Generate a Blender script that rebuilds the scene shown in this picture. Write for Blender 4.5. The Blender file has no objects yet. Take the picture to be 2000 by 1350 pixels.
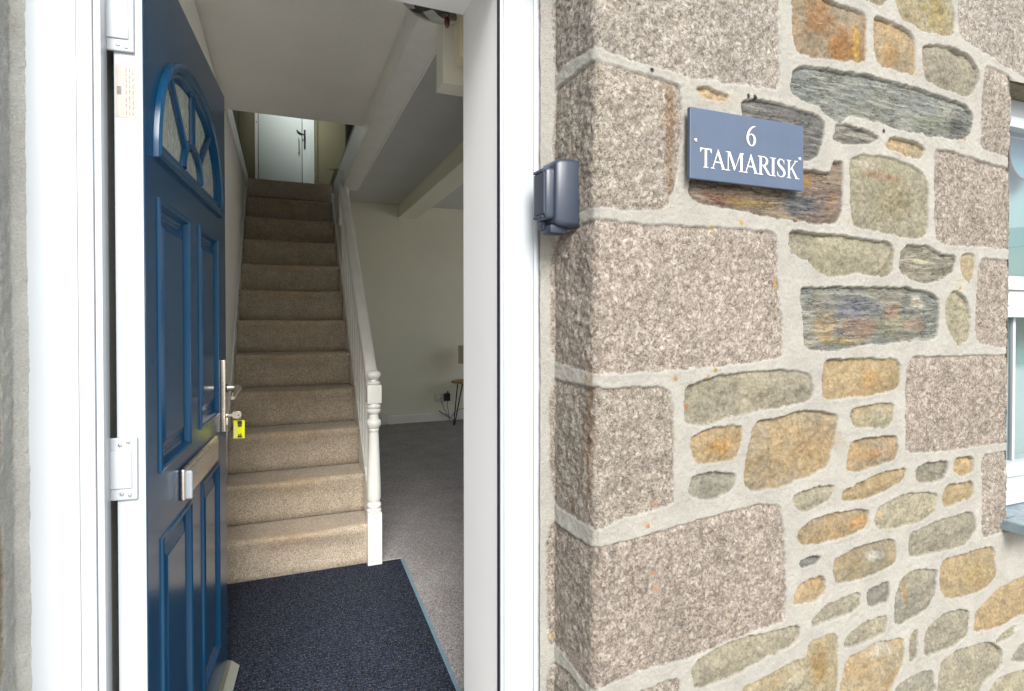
import bpy, bmesh, math, random
import numpy as np
from mathutils import Vector, Matrix
R = math.radians
sc = bpy.context.scene

# ------------------------------------------------------------------ camera
F, CX, CY, EYE = 1110.0, 1000.0, 640.0, 1.2          # in pixels of the 2000 x 1350 photograph
YAW, PIT = R(22), R(-.72)
cam_d = bpy.data.cameras.new('camera'); cam = bpy.data.objects.new('camera', cam_d)
sc.collection.objects.link(cam); sc.camera = cam
cam_d.sensor_width = 36; cam_d.lens = F/2000*36; cam_d.shift_y = -(675-CY)/2000
cam_d.clip_start = .02; cam_d.clip_end = 500
cam.location = (0, 0, EYE); cam.rotation_euler = (R(90)+PIT, 0, -YAW)

# ------------------------------------------------------------------ sky, sun, exposure
w = bpy.data.worlds.new('World'); sc.world = w; w.use_nodes = True
nt = w.node_tree
SUN_EL, SUN_AZ = R(40), R(189)       # azimuth clockwise from +y
st = nt.nodes.new('ShaderNodeTexSky'); st.sky_type = 'NISHITA'; st.sun_disc = False
st.sun_elevation = SUN_EL; st.sun_rotation = SUN_AZ
st.air_density = 1.0; st.dust_density = 3.0; st.ozone_density = 1.0
hs = nt.nodes.new('ShaderNodeHueSaturation'); hs.inputs['Saturation'].default_value = .45
nt.links.new(st.outputs[0], hs.inputs['Color'])
nt.links.new(hs.outputs[0], nt.nodes['Background'].inputs['Color'])
nt.nodes['Background'].inputs['Strength'].default_value = .15
sd = bpy.data.lights.new('sun', 'SUN'); sd.energy = 3.4; sd.angle = R(28); sd.color = (1, .975, .94)
so = bpy.data.objects.new('sun', sd); sc.collection.objects.link(so); so.location = (0, -5, 8)
sdir = Vector((math.sin(SUN_AZ)*math.cos(SUN_EL), math.cos(SUN_AZ)*math.cos(SUN_EL), math.sin(SUN_EL)))
so.rotation_euler = sdir.to_track_quat('Z', 'Y').to_euler()
sc.view_settings.view_transform = 'Standard'; sc.view_settings.look = 'None'
sc.view_settings.gamma = 1; sc.view_settings.exposure = .88
sc.cycles.max_bounces = 12; sc.cycles.diffuse_bounces = 8; sc.cycles.glossy_bounces = 4
sc.cycles.transparent_max_bounces = 12; sc.cycles.caustics_reflective = False; sc.cycles.caustics_refractive = False
sc.cycles.sample_clamp_indirect = 6

# ------------------------------------------------------------------ measuring: photograph pixel -> point on a real plane
def ray(px, py):
    r, f, u = (px-CX)/F, 1.0, -(py-CY)/F
    c, s = math.cos(PIT), math.sin(PIT)
    f, u = c*f-s*u, s*f+c*u
    c, s = math.cos(YAW), math.sin(YAW)
    return Vector((c*r+s*f, -s*r+c*f, u))
def at(px, py, p0, n):
    d = ray(px, py); n = Vector(n); o = Vector((0, 0, EYE))
    return o + d*((Vector(p0)-o).dot(n)/d.dot(n))
def atY(px, py, y): return at(px, py, (0, y, 0), (0, 1, 0))
def atX(px, py, x): return at(px, py, (x, 0, 0), (1, 0, 0))
def proj(x, y, z):
    c, s = math.cos(YAW), math.sin(YAW)
    r, f, u = c*x-s*y, s*x+c*y, z-EYE
    c, s = math.cos(-PIT), math.sin(-PIT)
    f, u = c*f-s*u, s*f+c*u
    return CX+F*r/f, CY-F*u/f

# ------------------------------------------------------------------ objects
col = sc.collection
def tag(o, label=None, cat=None, group=None, kind=None):
    if label: o['label'] = label
    if cat: o['category'] = cat
    if group: o['group'] = group
    if kind: o['kind'] = kind
    return o
def thing(name, label, cat, loc=(0, 0, 0), rz=0, group=None):
    o = bpy.data.objects.new(name, None); col.objects.link(o)
    o.empty_display_size = .05
    o.location = loc; o.rotation_euler = (0, 0, rz)
    return tag(o, label, cat, group, 'thing' if label else None)
class MB:
    def __init__(s): s.bm = bmesh.new()
    def box(s, x0, y0, z0, x1, y1, z1, bev=0, seg=2, M=None):
        v = [s.bm.verts.new((x, y, z)) for x in (x0, x1) for y in (y0, y1) for z in (z0, z1)]
        f = [s.bm.faces.new([v[i] for i in q]) for q in ((0,1,3,2),(4,6,7,5),(0,4,5,1),(2,3,7,6),(0,2,6,4),(1,5,7,3))]
        if bev:
            es = list({e for q in f for e in q.edges})
            r = bmesh.ops.bevel(s.bm, geom=es, offset=bev, segments=seg, affect='EDGES', profile=.6)
            v = list({x for q in r['faces'] for x in q.verts} | {x for x in v if x.is_valid})
        if M is not None:
            for x in v: x.co = M @ x.co
        return s
    def poly(s, pts):
        s.bm.faces.new([s.bm.verts.new(p) for p in pts]); return s
    def prism(s, pts, vec):
        a = [s.bm.verts.new(p) for p in pts]; b = [s.bm.verts.new(Vector(p)+Vector(vec)) for p in pts]
        n = len(a); s.bm.faces.new(a); s.bm.faces.new(b[::-1])
        for i in range(n): s.bm.faces.new([a[i], b[i], b[(i+1) % n], a[(i+1) % n]])
        return s
    def loops(s, ls, cap0=False, cap1=False, closed=True):
        vs = [[s.bm.verts.new(p) for p in l] for l in ls]; n = len(vs[0])
        for a, b in zip(vs, vs[1:]):
            for i in range(n if closed else n-1):
                s.bm.faces.new([a[i], a[(i+1) % n], b[(i+1) % n], b[i]])
        if cap0: s.bm.faces.new(vs[0][::-1])
        if cap1: s.bm.faces.new(vs[-1])
        return s
    def lathe(s, prof, c=(0, 0, 0), n=24, axis='z', cap=True):
        ls = []
        for r, h in prof:
            l = []
            for i in range(n):
                t = 2*math.pi*i/n; p = (r*math.cos(t), r*math.sin(t), h)
                if axis == 'y': p = (p[0], h, p[1])
                if axis == 'x': p = (h, p[0], p[1])
                l.append((p[0]+c[0], p[1]+c[1], p[2]+c[2]))
            ls.append(l)
        return s.loops(ls, cap, cap)
    def tube(s, pts, r, n=10):
        pts = [Vector(p) for p in pts]; ls = []
        rr = r if isinstance(r, (list, tuple)) else [r]*len(pts)
        up = None
        for i, p in enumerate(pts):
            d = (pts[min(i+1, len(pts)-1)]-pts[max(i-1, 0)]).normalized()
            if up is None: up = Vector((0, 0, 1)) if abs(d.z) < .9 else Vector((1, 0, 0))
            a = d.cross(up)
            if a.length < .2: a = d.cross(Vector((.3, 1, .2)))
            a.normalize(); b = d.cross(a).normalized(); up = -b if False else up
            ls.append([p+a*rr[i]*math.cos(2*math.pi*k/n)+b*rr[i]*math.sin(2*math.pi*k/n) for k in range(n)])
        return s.loops(ls, True, True)
    def build(s, name, m, parent=None, smooth=False, bevel=0, angle=40):
        bmesh.ops.recalc_face_normals(s.bm, faces=s.bm.faces[:])
        me = bpy.data.meshes.new(name); s.bm.to_mesh(me); s.bm.free()
        o = bpy.data.objects.new(name, me); col.objects.link(o)
        if m: me.materials.append(m)
        if parent: o.parent = parent
        if smooth:
            me.polygons.foreach_set('use_smooth', [True]*len(me.polygons))
            me.set_sharp_from_angle(angle=R(angle))
        if bevel:
            b = o.modifiers.new('bevel', 'BEVEL'); b.width = bevel; b.segments = 2; b.limit_method = 'ANGLE'
            b.harden_normals = False
        return o
def struct(name, mb, m, **k):
    o = mb.build(name, m, **k); o['kind'] = 'structure'; return o
def clone(root, loc, label=None):
    r = root.copy(); col.objects.link(r); r.location = loc
    if label: r['label'] = label
    for ch in root.children:
        c = ch.copy(); col.objects.link(c); c.parent = r
    return r

# ------------------------------------------------------------------ materials
def lin(r, g=None, b=None, k=1.0):
    f = lambda c: ((c/255+.055)/1.055)**2.4 if c > 10 else c/255/12.92
    return (f(r)*k, f(g)*k, f(b)*k, 1)
class N:
    def __init__(s, name):
        s.m = bpy.data.materials.new(name); s.m.use_nodes = True; s.t = s.m.node_tree
        s.p = s.t.nodes['Principled BSDF']; s.out = s.t.nodes['Material Output']
        s.tc = s.new('ShaderNodeTexCoord').outputs['Object']
    def new(s, t, **k):
        n = s.t.nodes.new(t)
        for a, v in k.items(): setattr(n, a, v)
        return n
    def L(s, a, b): s.t.links.new(a, b)
    def map(s, scale=(1, 1, 1), rot=(0, 0, 0), src=None):
        n = s.new('ShaderNodeMapping'); n.inputs['Scale'].default_value = scale; n.inputs['Rotation'].default_value = rot
        s.L(src or s.tc, n.inputs[0]); return n.outputs[0]
    def noise(s, scale, detail=3, rough=.55, dist=0, vec=None):
        n = s.new('ShaderNodeTexNoise'); n.inputs['Scale'].default_value = scale; n.inputs['Detail'].default_value = detail
        n.inputs['Roughness'].default_value = rough; n.inputs['Distortion'].default_value = dist
        s.L(vec or s.tc, n.inputs['Vector']); return n.outputs[0]
    def ramp(s, src, stops, interp='LINEAR'):
        n = s.new('ShaderNodeValToRGB'); e = n.color_ramp.elements; n.color_ramp.interpolation = interp
        while len(e) < len(stops): e.new(.5)
        for i, (p, c) in enumerate(stops):
            e[i].position = p; e[i].color = c if isinstance(c, (tuple, list)) else (c, c, c, 1)
        s.L(src, n.inputs[0]); return n.outputs[0]
    def mix(s, fac, a, b, mode='MIX'):
        n = s.new('ShaderNodeMix', data_type='RGBA', blend_type=mode)
        for sock, v in ((n.inputs[0], fac), (n.inputs[6], a), (n.inputs[7], b)):
            if isinstance(v, (int, float)): sock.default_value = v
            elif isinstance(v, (tuple, list)): sock.default_value = v
            else: s.L(v, sock)
        return n.outputs[2]
    def math(s, op, a, b=0):
        n = s.new('ShaderNodeMath', operation=op)
        for sock, v in ((n.inputs[0], a), (n.inputs[1], b)):
            if isinstance(v, (int, float)): sock.default_value = v
            else: s.L(v, sock)
        return n.outputs[0]
    def attr(s, name):
        n = s.new('ShaderNodeAttribute'); n.attribute_name = name; return n
    def bump(s, h, strength=.3, dist=.002, prev=None):
        n = s.new('ShaderNodeBump'); n.inputs['Strength'].default_value = strength; n.inputs['Distance'].default_value = dist
        s.L(h, n.inputs['Height'])
        if prev: s.L(prev, n.inputs['Normal'])
        s.L(n.outputs[0], s.p.inputs['Normal']); return n.outputs[0]
    def set(s, **k):
        for a, v in k.items():
            i = s.p.inputs[a.replace('_', ' ')]
            if isinstance(v, (int, float, tuple, list)): i.default_value = v
            else: s.L(v, i)
        return s

def paint(name, c, rough=.5, var=.06, bump=.15, bscale=250, coat=0, spec=.5, big=2.5):
    n = N(name)
    a = n.noise(big, 4, .6); f = n.ramp(a, [(.3, 1-var), (.7, 1+var*.3)])
    n.set(Base_Color=n.mix(1.0, f, (*c[:3], 1), 'MULTIPLY'), Roughness=rough)
    n.p.inputs['Specular IOR Level'].default_value = spec
    n.p.inputs['Coat Weight'].default_value = coat; n.p.inputs['Coat Roughness'].default_value = .12
    if bump: n.bump(n.noise(bscale, 3, .6), bump, .0015)
    return n.m
def metal(name, c, rough=.3, bump=.08, scale=(40, 40, 900)):
    n = N(name); n.set(Base_Color=(*c[:3], 1), Metallic=1.0)
    v = n.noise(1, 3, .6, vec=n.map(scale))
    n.set(Roughness=n.ramp(v, [(.3, rough*.7), (.7, rough*1.3)])); n.bump(v, bump, .0005)
    return n.m

M = {}
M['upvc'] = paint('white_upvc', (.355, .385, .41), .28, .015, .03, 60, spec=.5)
M['gloss_white'] = paint('white_gloss_paint', (.80, .80, .76), .3, .05, .12, 45, spec=.5, big=7)
M['stair_white'] = paint('aged_white_gloss', (.80, .80, .755), .33, .07, .15, 40, spec=.5, big=9)
M['plaster'] = paint('hall_emulsion', (.84, .83, .77), .75, .05, .25, 120, big=1.6)
M['magnolia'] = paint('magnolia_emulsion', (.78, .77, .65), .8, .06, .25, 110, big=1.4)
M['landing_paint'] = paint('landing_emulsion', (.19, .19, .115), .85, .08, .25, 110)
M['pale_door'] = paint('pale_green_door_paint', (.60, .70, .68), .35, .04, .1, 40)
M['reveal'] = paint('reveal_paint', (.84, .84, .84), .55, .03, .12, 80)
M['gasket'] = paint('black_gasket', (.015, .014, .03), .5, .1, 0)
M['brass'] = metal('brass', (.55, .40, .12), .35)
M['steel'] = metal('satin_steel', (.66, .60, .52), .32)
M['screw'] = metal('screw_steel', (.45, .46, .47), .3)
M['black_metal'] = paint('black_metal', (.012, .012, .014), .45, .1, .05)
M['oak'] = None

def ceiling_mat(name, c, sc_=95):
    n = N(name)
    a = n.noise(sc_, 3, .55); v = n.new('ShaderNodeTexVoronoi'); v.inputs['Scale'].default_value = sc_*.8; n.L(n.tc, v.inputs['Vector'])
    h = n.mix(.5, a, v.outputs['Distance'])
    n.set(Base_Color=n.mix(1, n.ramp(n.noise(2, 3), [(.3, .94), (.7, 1.02)]), (*c, 1), 'MULTIPLY'), Roughness=.9)
    n.bump(h, .55, .006); return n.m
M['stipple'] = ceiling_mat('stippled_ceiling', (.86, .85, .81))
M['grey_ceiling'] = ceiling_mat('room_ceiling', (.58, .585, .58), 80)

def door_blue():
    n = N('blue_door_paint')
    g = n.noise(1, 5, .65, 1.2, vec=n.map((55, 55, 3.2)))
    g2 = n.noise(1, 3, .6, .4, vec=n.map((190, 190, 9)))
    n.set(Base_Color=n.mix(n.ramp(g, [(.35, 0.), (.65, 1.)]), (.004, .043, .103, 1), (.006, .057, .132, 1)), Roughness=.22)
    n.p.inputs['Coat Weight'].default_value = .1; n.p.inputs['Coat Roughness'].default_value = .1; n.p.inputs['Specular IOR Level'].default_value = .24
    b = n.bump(g, .16, .0012); n.bump(g2, .12, .0006, b)
    return n.m
M['door'] = door_blue()
def glass_obscure():
    n = N('obscure_glass')
    g = n.noise(1, 3, .6, 2.2, vec=n.map((42, 42, 12)))
    n.set(Base_Color=(.80, .86, .80, 1), Roughness=.12)
    n.p.inputs['Transmission Weight'].default_value = .35; n.p.inputs['IOR'].default_value = 1.45
    n.L(n.mix(n.ramp(g, [(.38, 0.), (.5, 1.), (.62, 0.)]), (.55, .63, .52, 1), (.88, .92, .84, 1)), n.p.inputs['Base Color'])
    n.bump(n.ramp(g, [(.4, 0.), (.5, 1.), (.6, 0.)]), .9, .004); return n.m
M['obscure'] = glass_obscure()
def glass_clear(tint=(.90, .96, .97)):
    n = N('window_glass'); lw = n.new('ShaderNodeLayerWeight'); lw.inputs[0].default_value = .5
    f = n.math('ADD', n.math('MULTIPLY', n.math('POWER', lw.outputs['Facing'], 2.6), .6), .17)
    tr = n.new('ShaderNodeBsdfTransparent'); tr.inputs[0].default_value = (*tint, 1)
    gl = n.new('ShaderNodeBsdfGlossy'); gl.inputs['Roughness'].default_value = .004
    mx = n.new('ShaderNodeMixShader'); n.L(f, mx.inputs[0]); n.L(tr.outputs[0], mx.inputs[1]); n.L(gl.outputs[0], mx.inputs[2])
    n.L(mx.outputs[0], n.out.inputs[0]); return n.m
M['glass'] = glass_clear()

def stair_carpet():
    n = N('beige_loop_carpet')
    v = n.new('ShaderNodeTexVoronoi'); v.inputs['Scale'].default_value = 230; n.L(n.map((1, .8, .8)), v.inputs['Vector'])
    wv = n.noise(1, 2, .7, vec=n.map((420, 120, 120))); big = n.noise(9, 4, .6); sp = n.noise(200, 4, .95)
    c = n.mix(n.ramp(sp, [(.36, 0.), (.62, 1.)]), (.15, .115, .075, 1), (.70, .61, .49, 1))
    c = n.mix(.45, c, n.ramp(v.outputs['Color'], [(.1, (.17, .125, .08, 1)), (.9, (.70, .61, .49, 1))]))
    c = n.mix(1, c, n.ramp(big, [(.3, .86), (.7, 1.08)]), 'MULTIPLY')
    wr = n.attr('wear'); wn = n.math('MULTIPLY', wr.outputs['Fac'], n.ramp(n.noise(22, 3), [(.3, .55), (.7, 1.)]))
    c = n.mix(wn, c, n.mix(.5, c, (.42, .25, .11, 1)))
    n.set(Base_Color=c, Roughness=1.0); n.p.inputs['Specular IOR Level'].default_value = .1
    n.p.inputs['Sheen Weight'].default_value = .15
    n.bump(n.mix(.5, v.outputs['Distance'], wv), .7, .004); return n.m
M['stair_carpet'] = stair_carpet()
def floor_carpet(name, c0, c1, s=170):
    n = N(name); sp = n.noise(s, 3, .9); big = n.noise(5, 3)
    c = n.mix(n.ramp(sp, [(.38, 0.), (.62, 1.)]), (*c0, 1), (*c1, 1))
    c = n.mix(1, c, n.ramp(big, [(.3, .88), (.7, 1.08)]), 'MULTIPLY')
    n.set(Base_Color=c, Roughness=1.0); n.p.inputs['Specular IOR Level'].default_value = .08
    n.bump(sp, .8, .004); return n.m
M['grey_carpet'] = floor_carpet('grey_twist_carpet', (.13, .122, .13), (.50, .47, .46))
def mat_mat():
    n = N('ribbed_entrance_mat')
    wv = n.new('ShaderNodeTexWave', wave_type='BANDS', bands_direction='Y'); wv.inputs['Scale'].default_value = 18
    wv.inputs['Distortion'].default_value = 3.5; wv.inputs['Detail'].default_value = 3; wv.inputs['Detail Scale'].default_value = 20
    n.L(n.tc, wv.inputs['Vector'])
    sp = n.noise(150, 4, .95); sp2 = n.noise(190, 2, .9, vec=n.map((1, 1, 1), (0, 0, .6)))
    c = n.mix(n.ramp(sp, [(.46, 0.), (.60, 1.)]), (.0025, .004, .009, 1), (.055, .080, .135, 1))
    c = n.mix(n.ramp(sp2, [(.62, 0.), (.68, 1.)]), c, (.42, .34, .29, 1))
    c = n.mix(.5, c, n.ramp(wv.outputs[0], [(.15, .45), (.6, 1.15)]), 'MULTIPLY')
    n.set(Base_Color=c, Roughness=.95); n.p.inputs['Specular IOR Level'].default_value = .2
    b = n.bump(wv.outputs[0], .8, .006); n.bump(sp, .6, .004, b); return n.m
M['mat'] = mat_mat()
def slate_mat(name, base, sc_=30):
    n = N(name); a = n.noise(sc_, 5, .65, 1); b = n.noise(sc_*6, 4, .7)
    c = n.mix(1, (*base, 1), n.ramp(a, [(.3, .75), (.7, 1.2)]), 'MULTIPLY')
    c = n.mix(n.ramp(n.noise(11, 3), [(.62, 0.), (.7, .7)]), c, (.35, .30, .22, 1))
    n.set(Base_Color=c, Roughness=.55); n.bump(b, .4, .003); return n.m
M['sill_slate'] = slate_mat('sill_slate', (.19, .245, .27))
M['sign'] = paint('sign_slate', (.056, .078, .122), .42, .10, .18, 300, spec=.5, big=14)
M['letter'] = paint('engraved_cream_paint', (.50, .48, .44), .6, .06, .1)
M['safe'] = paint('dark_grey_plastic', (.022, .031, .050), .36, .08, .25, 700, spec=.6)
M['safe_dark'] = paint('black_rubber', (.018, .024, .042), .45, .1, .15, 300)
M['fob'] = paint('yellow_plastic', (.62, .62, .01), .35, .03, 0)
M['fob_dark'] = paint('dark_print', (.03, .04, .03), .5, .1, 0)
M['key'] = metal('nickel', (.55, .50, .42), .35)
M['paper'] = paint('faded_label', (.33, .31, .28), .6, .12, .05, big=30)
M['print'] = paint('faded_print', (.20, .18, .17), .7, .2, 0)
M['barcode'] = paint('barcode_print', (.05, .05, .06), .7, .2, 0)
M['blind'] = paint('pale_blind_fabric', (.20, .30, .295), .8, .06, .1)
M['rim'] = paint('brown_rim', (.20, .09, .05), .5, .1, 0)
M['shade'] = paint('cream_lampshade', (.62, .55, .44), .85, .08, .3, 400)
M['cable'] = paint('grey_cable', (.22, .21, .18), .6, .05, 0)
M['socket'] = paint('socket_plastic', (.72, .72, .68), .35, .03, 0)
M['red'] = paint('red_switch', (.4, .03, .03), .4, .03, 0)
M['weather_bar'] = metal('aluminium_strip', (.55, .60, .55), .4)
M['trim_blue'] = paint('mat_edge_trim', (.16, .25, .32), .45, .15, .3, 60, big=30)
M['render'] = paint('cream_render', (.62, .58, .48), .9, .06, .4, 60)
M['roof_slate'] = paint('roof_slate', (.11, .12, .14), .7, .2, .5, 20)
M['darkfin'] = paint('amber_glass_drop', (.09, .012, .008), .12, .1, 0, coat=.6)
def oak():
    n = N('oak_veneer'); g = n.noise(1, 4, .6, .8, vec=n.map((60, 5, 5)))
    n.set(Base_Color=n.mix(n.ramp(g, [(.3, 0.), (.7, 1.)]), (.30, .17, .08, 1), (.46, .29, .14, 1)), Roughness=.45); return n.m
M['oak'] = oak()
def tiffany():
    n = N('stained_glass_bowl'); v = n.new('ShaderNodeTexVoronoi'); v.inputs['Scale'].default_value = 16; n.L(n.tc, v.inputs['Vector'])
    c = n.ramp(v.outputs['Color'], [(.0, (.05, .05, .05, 1)), (.35, (.42, .45, .45, 1)), (.6, (.50, .13, .03, 1)), (.8, (.30, .34, .36, 1)), (1., (.10, .07, .04, 1))], 'CONSTANT')
    n.set(Base_Color=c, Roughness=.15); n.p.inputs['Coat Weight'].default_value = .4; return n.m
M['bowl'] = tiffany()
def paving():
    n = N('paving_concrete'); a = n.noise(120, 4, .7); b = n.noise(1.5, 4)
    n.set(Base_Color=n.mix(n.ramp(a, [(.3, 0.), (.7, 1.)]), (.40, .385, .36, 1), (.60, .58, .54, 1)), Roughness=.9)
    n.bump(a, .5, .003); return n.m
M['paving'] = paving()

def masonry():
    n = N('rubble_masonry'); colr = n.attr('col').outputs['Color']; ty = n.new('ShaderNodeSeparateColor'); n.L(n.attr('typ').outputs['Color'], ty.inputs[0])
    tG, tS, tR = ty.outputs[0], ty.outputs[1], ty.outputs[2]
    # granite: interlocking cream, pink-brown and dark crystals
    g1 = n.noise(122, 6, .86, 1.4); g2 = n.noise(95, 3, .7, 1.2, vec=n.map((1, 1, 1), (.7, .3, .5))); g3 = n.noise(210, 2, .8, .5, vec=n.map((1, 1, 1), (.2, .9, .1)))
    gr = n.ramp(g1, [(.37, (.085, .07, .065, 1)), (.44, (.24, .20, .165, 1)), (.49, (.43, .37, .31, 1)), (.53, (.70, .66, .59, 1)), (.61, (.90, .88, .82, 1))])
    gr2 = n.ramp(g2, [(.42, (.30, .25, .22, 1)), (.50, (.55, .47, .40, 1)), (.56, (.84, .80, .74, 1))])
    gr = n.mix(n.ramp(n.noise(5, 3), [(.35, .15), (.65, .6)]), gr, gr2)
    v = n.new('ShaderNodeTexVoronoi'); v.inputs['Scale'].default_value = 165; v.inputs['Randomness'].default_value = 1; n.L(n.map((1, 1.2, .8), (.4, .2, .7)), v.inputs['Vector'])
    gr = n.mix(n.ramp(v.outputs['Color'], [(.70, 0.), (.90, .75)]), gr, (.90, .88, .83, 1))
    gr = n.mix(n.ramp(g3, [(.60, 0.), (.68, .7)]), gr, (.54, .34, .20, 1))
    gr = n.mix(n.ramp(g3, [(.30, .8), (.36, 0.)]), gr, (.10, .09, .09, 1))
    gr = n.mix(1, gr, n.ramp(n.noise(9, 4), [(.3, .88), (.7, 1.10)]), 'MULTIPLY'); gr = n.mix(1, gr, n.ramp(n.noise(48, 4, .7), [(.32, .68), (.5, .98), (.66, 1.22)]), 'MULTIPLY')
    gr = n.mix(1, gr, colr, 'MULTIPLY'); gr = n.mix(1, gr, (.93, .905, .865, 1), 'MULTIPLY')
    # slate: thin cleavage layers
    s1 = n.noise(1, 5, .68, .25, vec=n.map((13, 13, 105), (0, R(4), 0))); s2 = n.noise(1, 4, .7, .15, vec=n.map((45, 45, 330), (0, R(-3), 0)))
    ln1 = n.ramp(n.math('ABSOLUTE', n.math('SUBTRACT', s1, .5)), [(.0, .12), (.012, .35), (.035, 1.)])
    ln2 = n.ramp(n.math('ABSOLUTE', n.math('SUBTRACT', s2, .5)), [(.0, .35), (.03, 1.)])
    pm = n.ramp(n.noise(17, 4, .65), [(.42, 1.), (.56, .25)])
    sl = n.mix(1, colr, n.ramp(s1, [(.30, .40), (.42, .75), (.48, .98), (.54, 1.06), (.68, 1.35)]), 'MULTIPLY')
    sl = n.mix(pm, sl, n.mix(1, sl, ln1, 'MULTIPLY')); sl = n.mix(pm, sl, n.mix(1, sl, ln2, 'MULTIPLY'))
    sl = n.mix(1, sl, n.ramp(n.noise(170, 3, .8), [(.3, .72), (.7, 1.22)]), 'MULTIPLY')
    # sandstone / killas
    r1 = n.noise(115, 6, .85, .3); r2 = n.noise(26, 5, .7, .5); r3 = n.noise(60, 4, .7, 1.0, vec=n.map((1, 1, 2.2), (0, .3, .6)))
    rs = n.mix(1, colr, n.ramp(r1, [(.30, .30), (.40, .66), (.48, 1.0), (.58, 1.2), (.68, 1.7)]), 'MULTIPLY')
    rs = n.mix(.8, rs, n.ramp(r2, [(.3, .62), (.7, 1.3)]), 'MULTIPLY')
    rs = n.mix(n.ramp(r3, [(.60, 0.), (.70, .6)]), rs, (.62, .59, .50, 1))
    rs = n.mix(n.ramp(r3, [(.28, .6), (.36, 0.)]), rs, (.12, .09, .05, 1))
    # mortar
    m1 = n.noise(260, 4, .85); m2 = n.noise(13, 4, .65)
    mo = n.mix(1, colr, n.ramp(m1, [(.30, .66), (.42, .92), (.5, 1.), (.68, 1.16)]), 'MULTIPLY')
    mo = n.mix(1, mo, n.ramp(m2, [(.3, .88), (.7, 1.07)]), 'MULTIPLY')
    mo = n.mix(n.ramp(n.noise(21, 5, .7), [(.60, 0.), (.72, .55)]), mo, (.62, .50, .30, 1)); mo = n.mix(n.ramp(n.noise(33, 4, .8), [(.66, 0.), (.72, .7)]), mo, (.80, .78, .72, 1))
    c = n.mix(tG, mo, gr); c = n.mix(tS, c, sl); c = n.mix(tR, c, rs); c = n.mix(1, c, (.375, .385, .39, 1), 'MULTIPLY')
    n.set(Base_Color=c, Roughness=.88); n.p.inputs['Specular IOR Level'].default_value = .3
    h = n.mix(tG, m1, g1); h = n.mix(tS, h, s1); h = n.mix(tR, h, r1)
    n.bump(h, .8, .0035); return n.m
M['masonry'] = masonry()

# ------------------------------------------------------------------ noise for modelling
def vn(x, y, seed=0):
    xi = np.floor(x).astype(np.int64); yi = np.floor(y).astype(np.int64); fx = x-xi; fy = y-yi
    fx = fx*fx*(3-2*fx); fy = fy*fy*(3-2*fy)
    def h(a, b):
        v = (a*374761393+b*668265263+seed*974634777) & 0x7fffffff
        v = ((v ^ (v >> 13))*1274126177) & 0x7fffffff
        return ((v ^ (v >> 16)) & 0xffff)/65535.0
    return (h(xi, yi)*(1-fx)+h(xi+1, yi)*fx)*(1-fy)+(h(xi, yi+1)*(1-fx)+h(xi+1, yi+1)*fx)*fy
def fbm(x, y, seed=0, o=4):
    t = 0; a = .5; s = 0
    for i in range(o): t = t+a*vn(x*2**i, y*2**i, seed+i*17); s += a; a *= .55
    return t/s-.5

# ================================================================== THE MASONRY
YW = 1.034                                   # facade plane
CORN = Vector((.607, YW))                    # arris beside the door
REV0 = Vector((.588, 1.19))                  # where the dressed reveal starts, after the mortar fillet
XWIN = 2.035                                 # left edge of the window opening
WIN = (XWIN, 3.25, .60, 1.925)               # x0 x1 z0 z1
SIGN_C = None
# surface coordinate s: 0 at the arris, negative on the reveal, positive along the facade
rev_dir = (REV0-CORN).normalized(); REVL = (REV0-CORN).length
rev_n = (-rev_dir.y, rev_dir.x)
def px_s(px, py):
    if px < 1158:
        p = at(px, py, (CORN.x, CORN.y, 0), (rev_dir.y, -rev_dir.x, 0))
        return (-(Vector((p.x, p.y))-CORN).length, p.z)
    p = atY(px, py, YW); return (max(p.x-CORN.x, 0.0), p.z)
OLIVE = lin(178, 170, 142); TAN = lin(190, 165, 125); ORNG = lin(188, 160, 118); RUST = lin(165, 122, 76); GGRN = lin(166, 158, 138)
OCH = lin(178, 160, 124); SLT = lin(150, 154, 148); SLD = lin(128, 126, 122); PUR = lin(150, 132, 120); GREY = lin(150, 146, 134); PALE = lin(186, 176, 150)
G1 = (1, 1, 1, 1)
ST = []
def S(t, c, *pts, **k): ST.append((t, c, [px_s(a, b) for a, b in zip(pts[::2], pts[1::2])], k))
S('G', G1, 1078,-160, 1080,152, 1120,118, 1157,97, 1190,106, 1277,133, 1343,152, 1433,167, 1517,180, 1523,165, 1523,0, 1523,-170)
S('G', (1, .98, .95, 1), 1082,175, 1120,145, 1157,117, 1190,122, 1270,148, 1325,163, 1333,175, 1335,250, 1325,340, 1312,385, 1305,407, 1240,414, 1180,408, 1140,412, 1078,445)
S('G', (1.04, .99, .97, 1), 1077,465, 1150,430, 1180,429, 1260,437, 1350,440, 1430,445, 1510,453, 1520,465, 1520,500, 1525,600, 1530,650, 1530,695, 1515,704, 1450,712, 1340,725, 1250,730, 1200,733, 1157,733, 1120,722, 1077,708)
S('G', (.96, .93, .90, 1), 1075,738, 1110,746, 1157,757, 1210,757, 1290,755, 1312,765, 1316,800, 1318,900, 1320,980, 1300,993, 1230,1010, 1175,1036, 1160,1040, 1130,1020, 1078,985)
S('G', (.94, .89, .87, 1), 1073,1013, 1105,1035, 1150,1066, 1175,1070, 1210,1061, 1330,1025, 1450,993, 1490,985, 1527,988, 1533,1050, 1537,1150, 1535,1212, 1510,1222, 1420,1255, 1340,1290, 1250,1312, 1175,1345, 1157,1352, 1130,1320, 1100,1278, 1073,1253)
S('G', (.92, .90, .88, 1), 1073,1285, 1110,1312, 1157,1372, 1180,1375, 1250,1352, 1330,1320, 1330,1400, 1330,1560, 1170,1600, 1073,1500)
S('G', G1, 1873,-200, 1873,0, 1872,60, 1883,80, 1943,117, 1967,133, 2000,153, 2150,205, 2150,-200)
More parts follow.
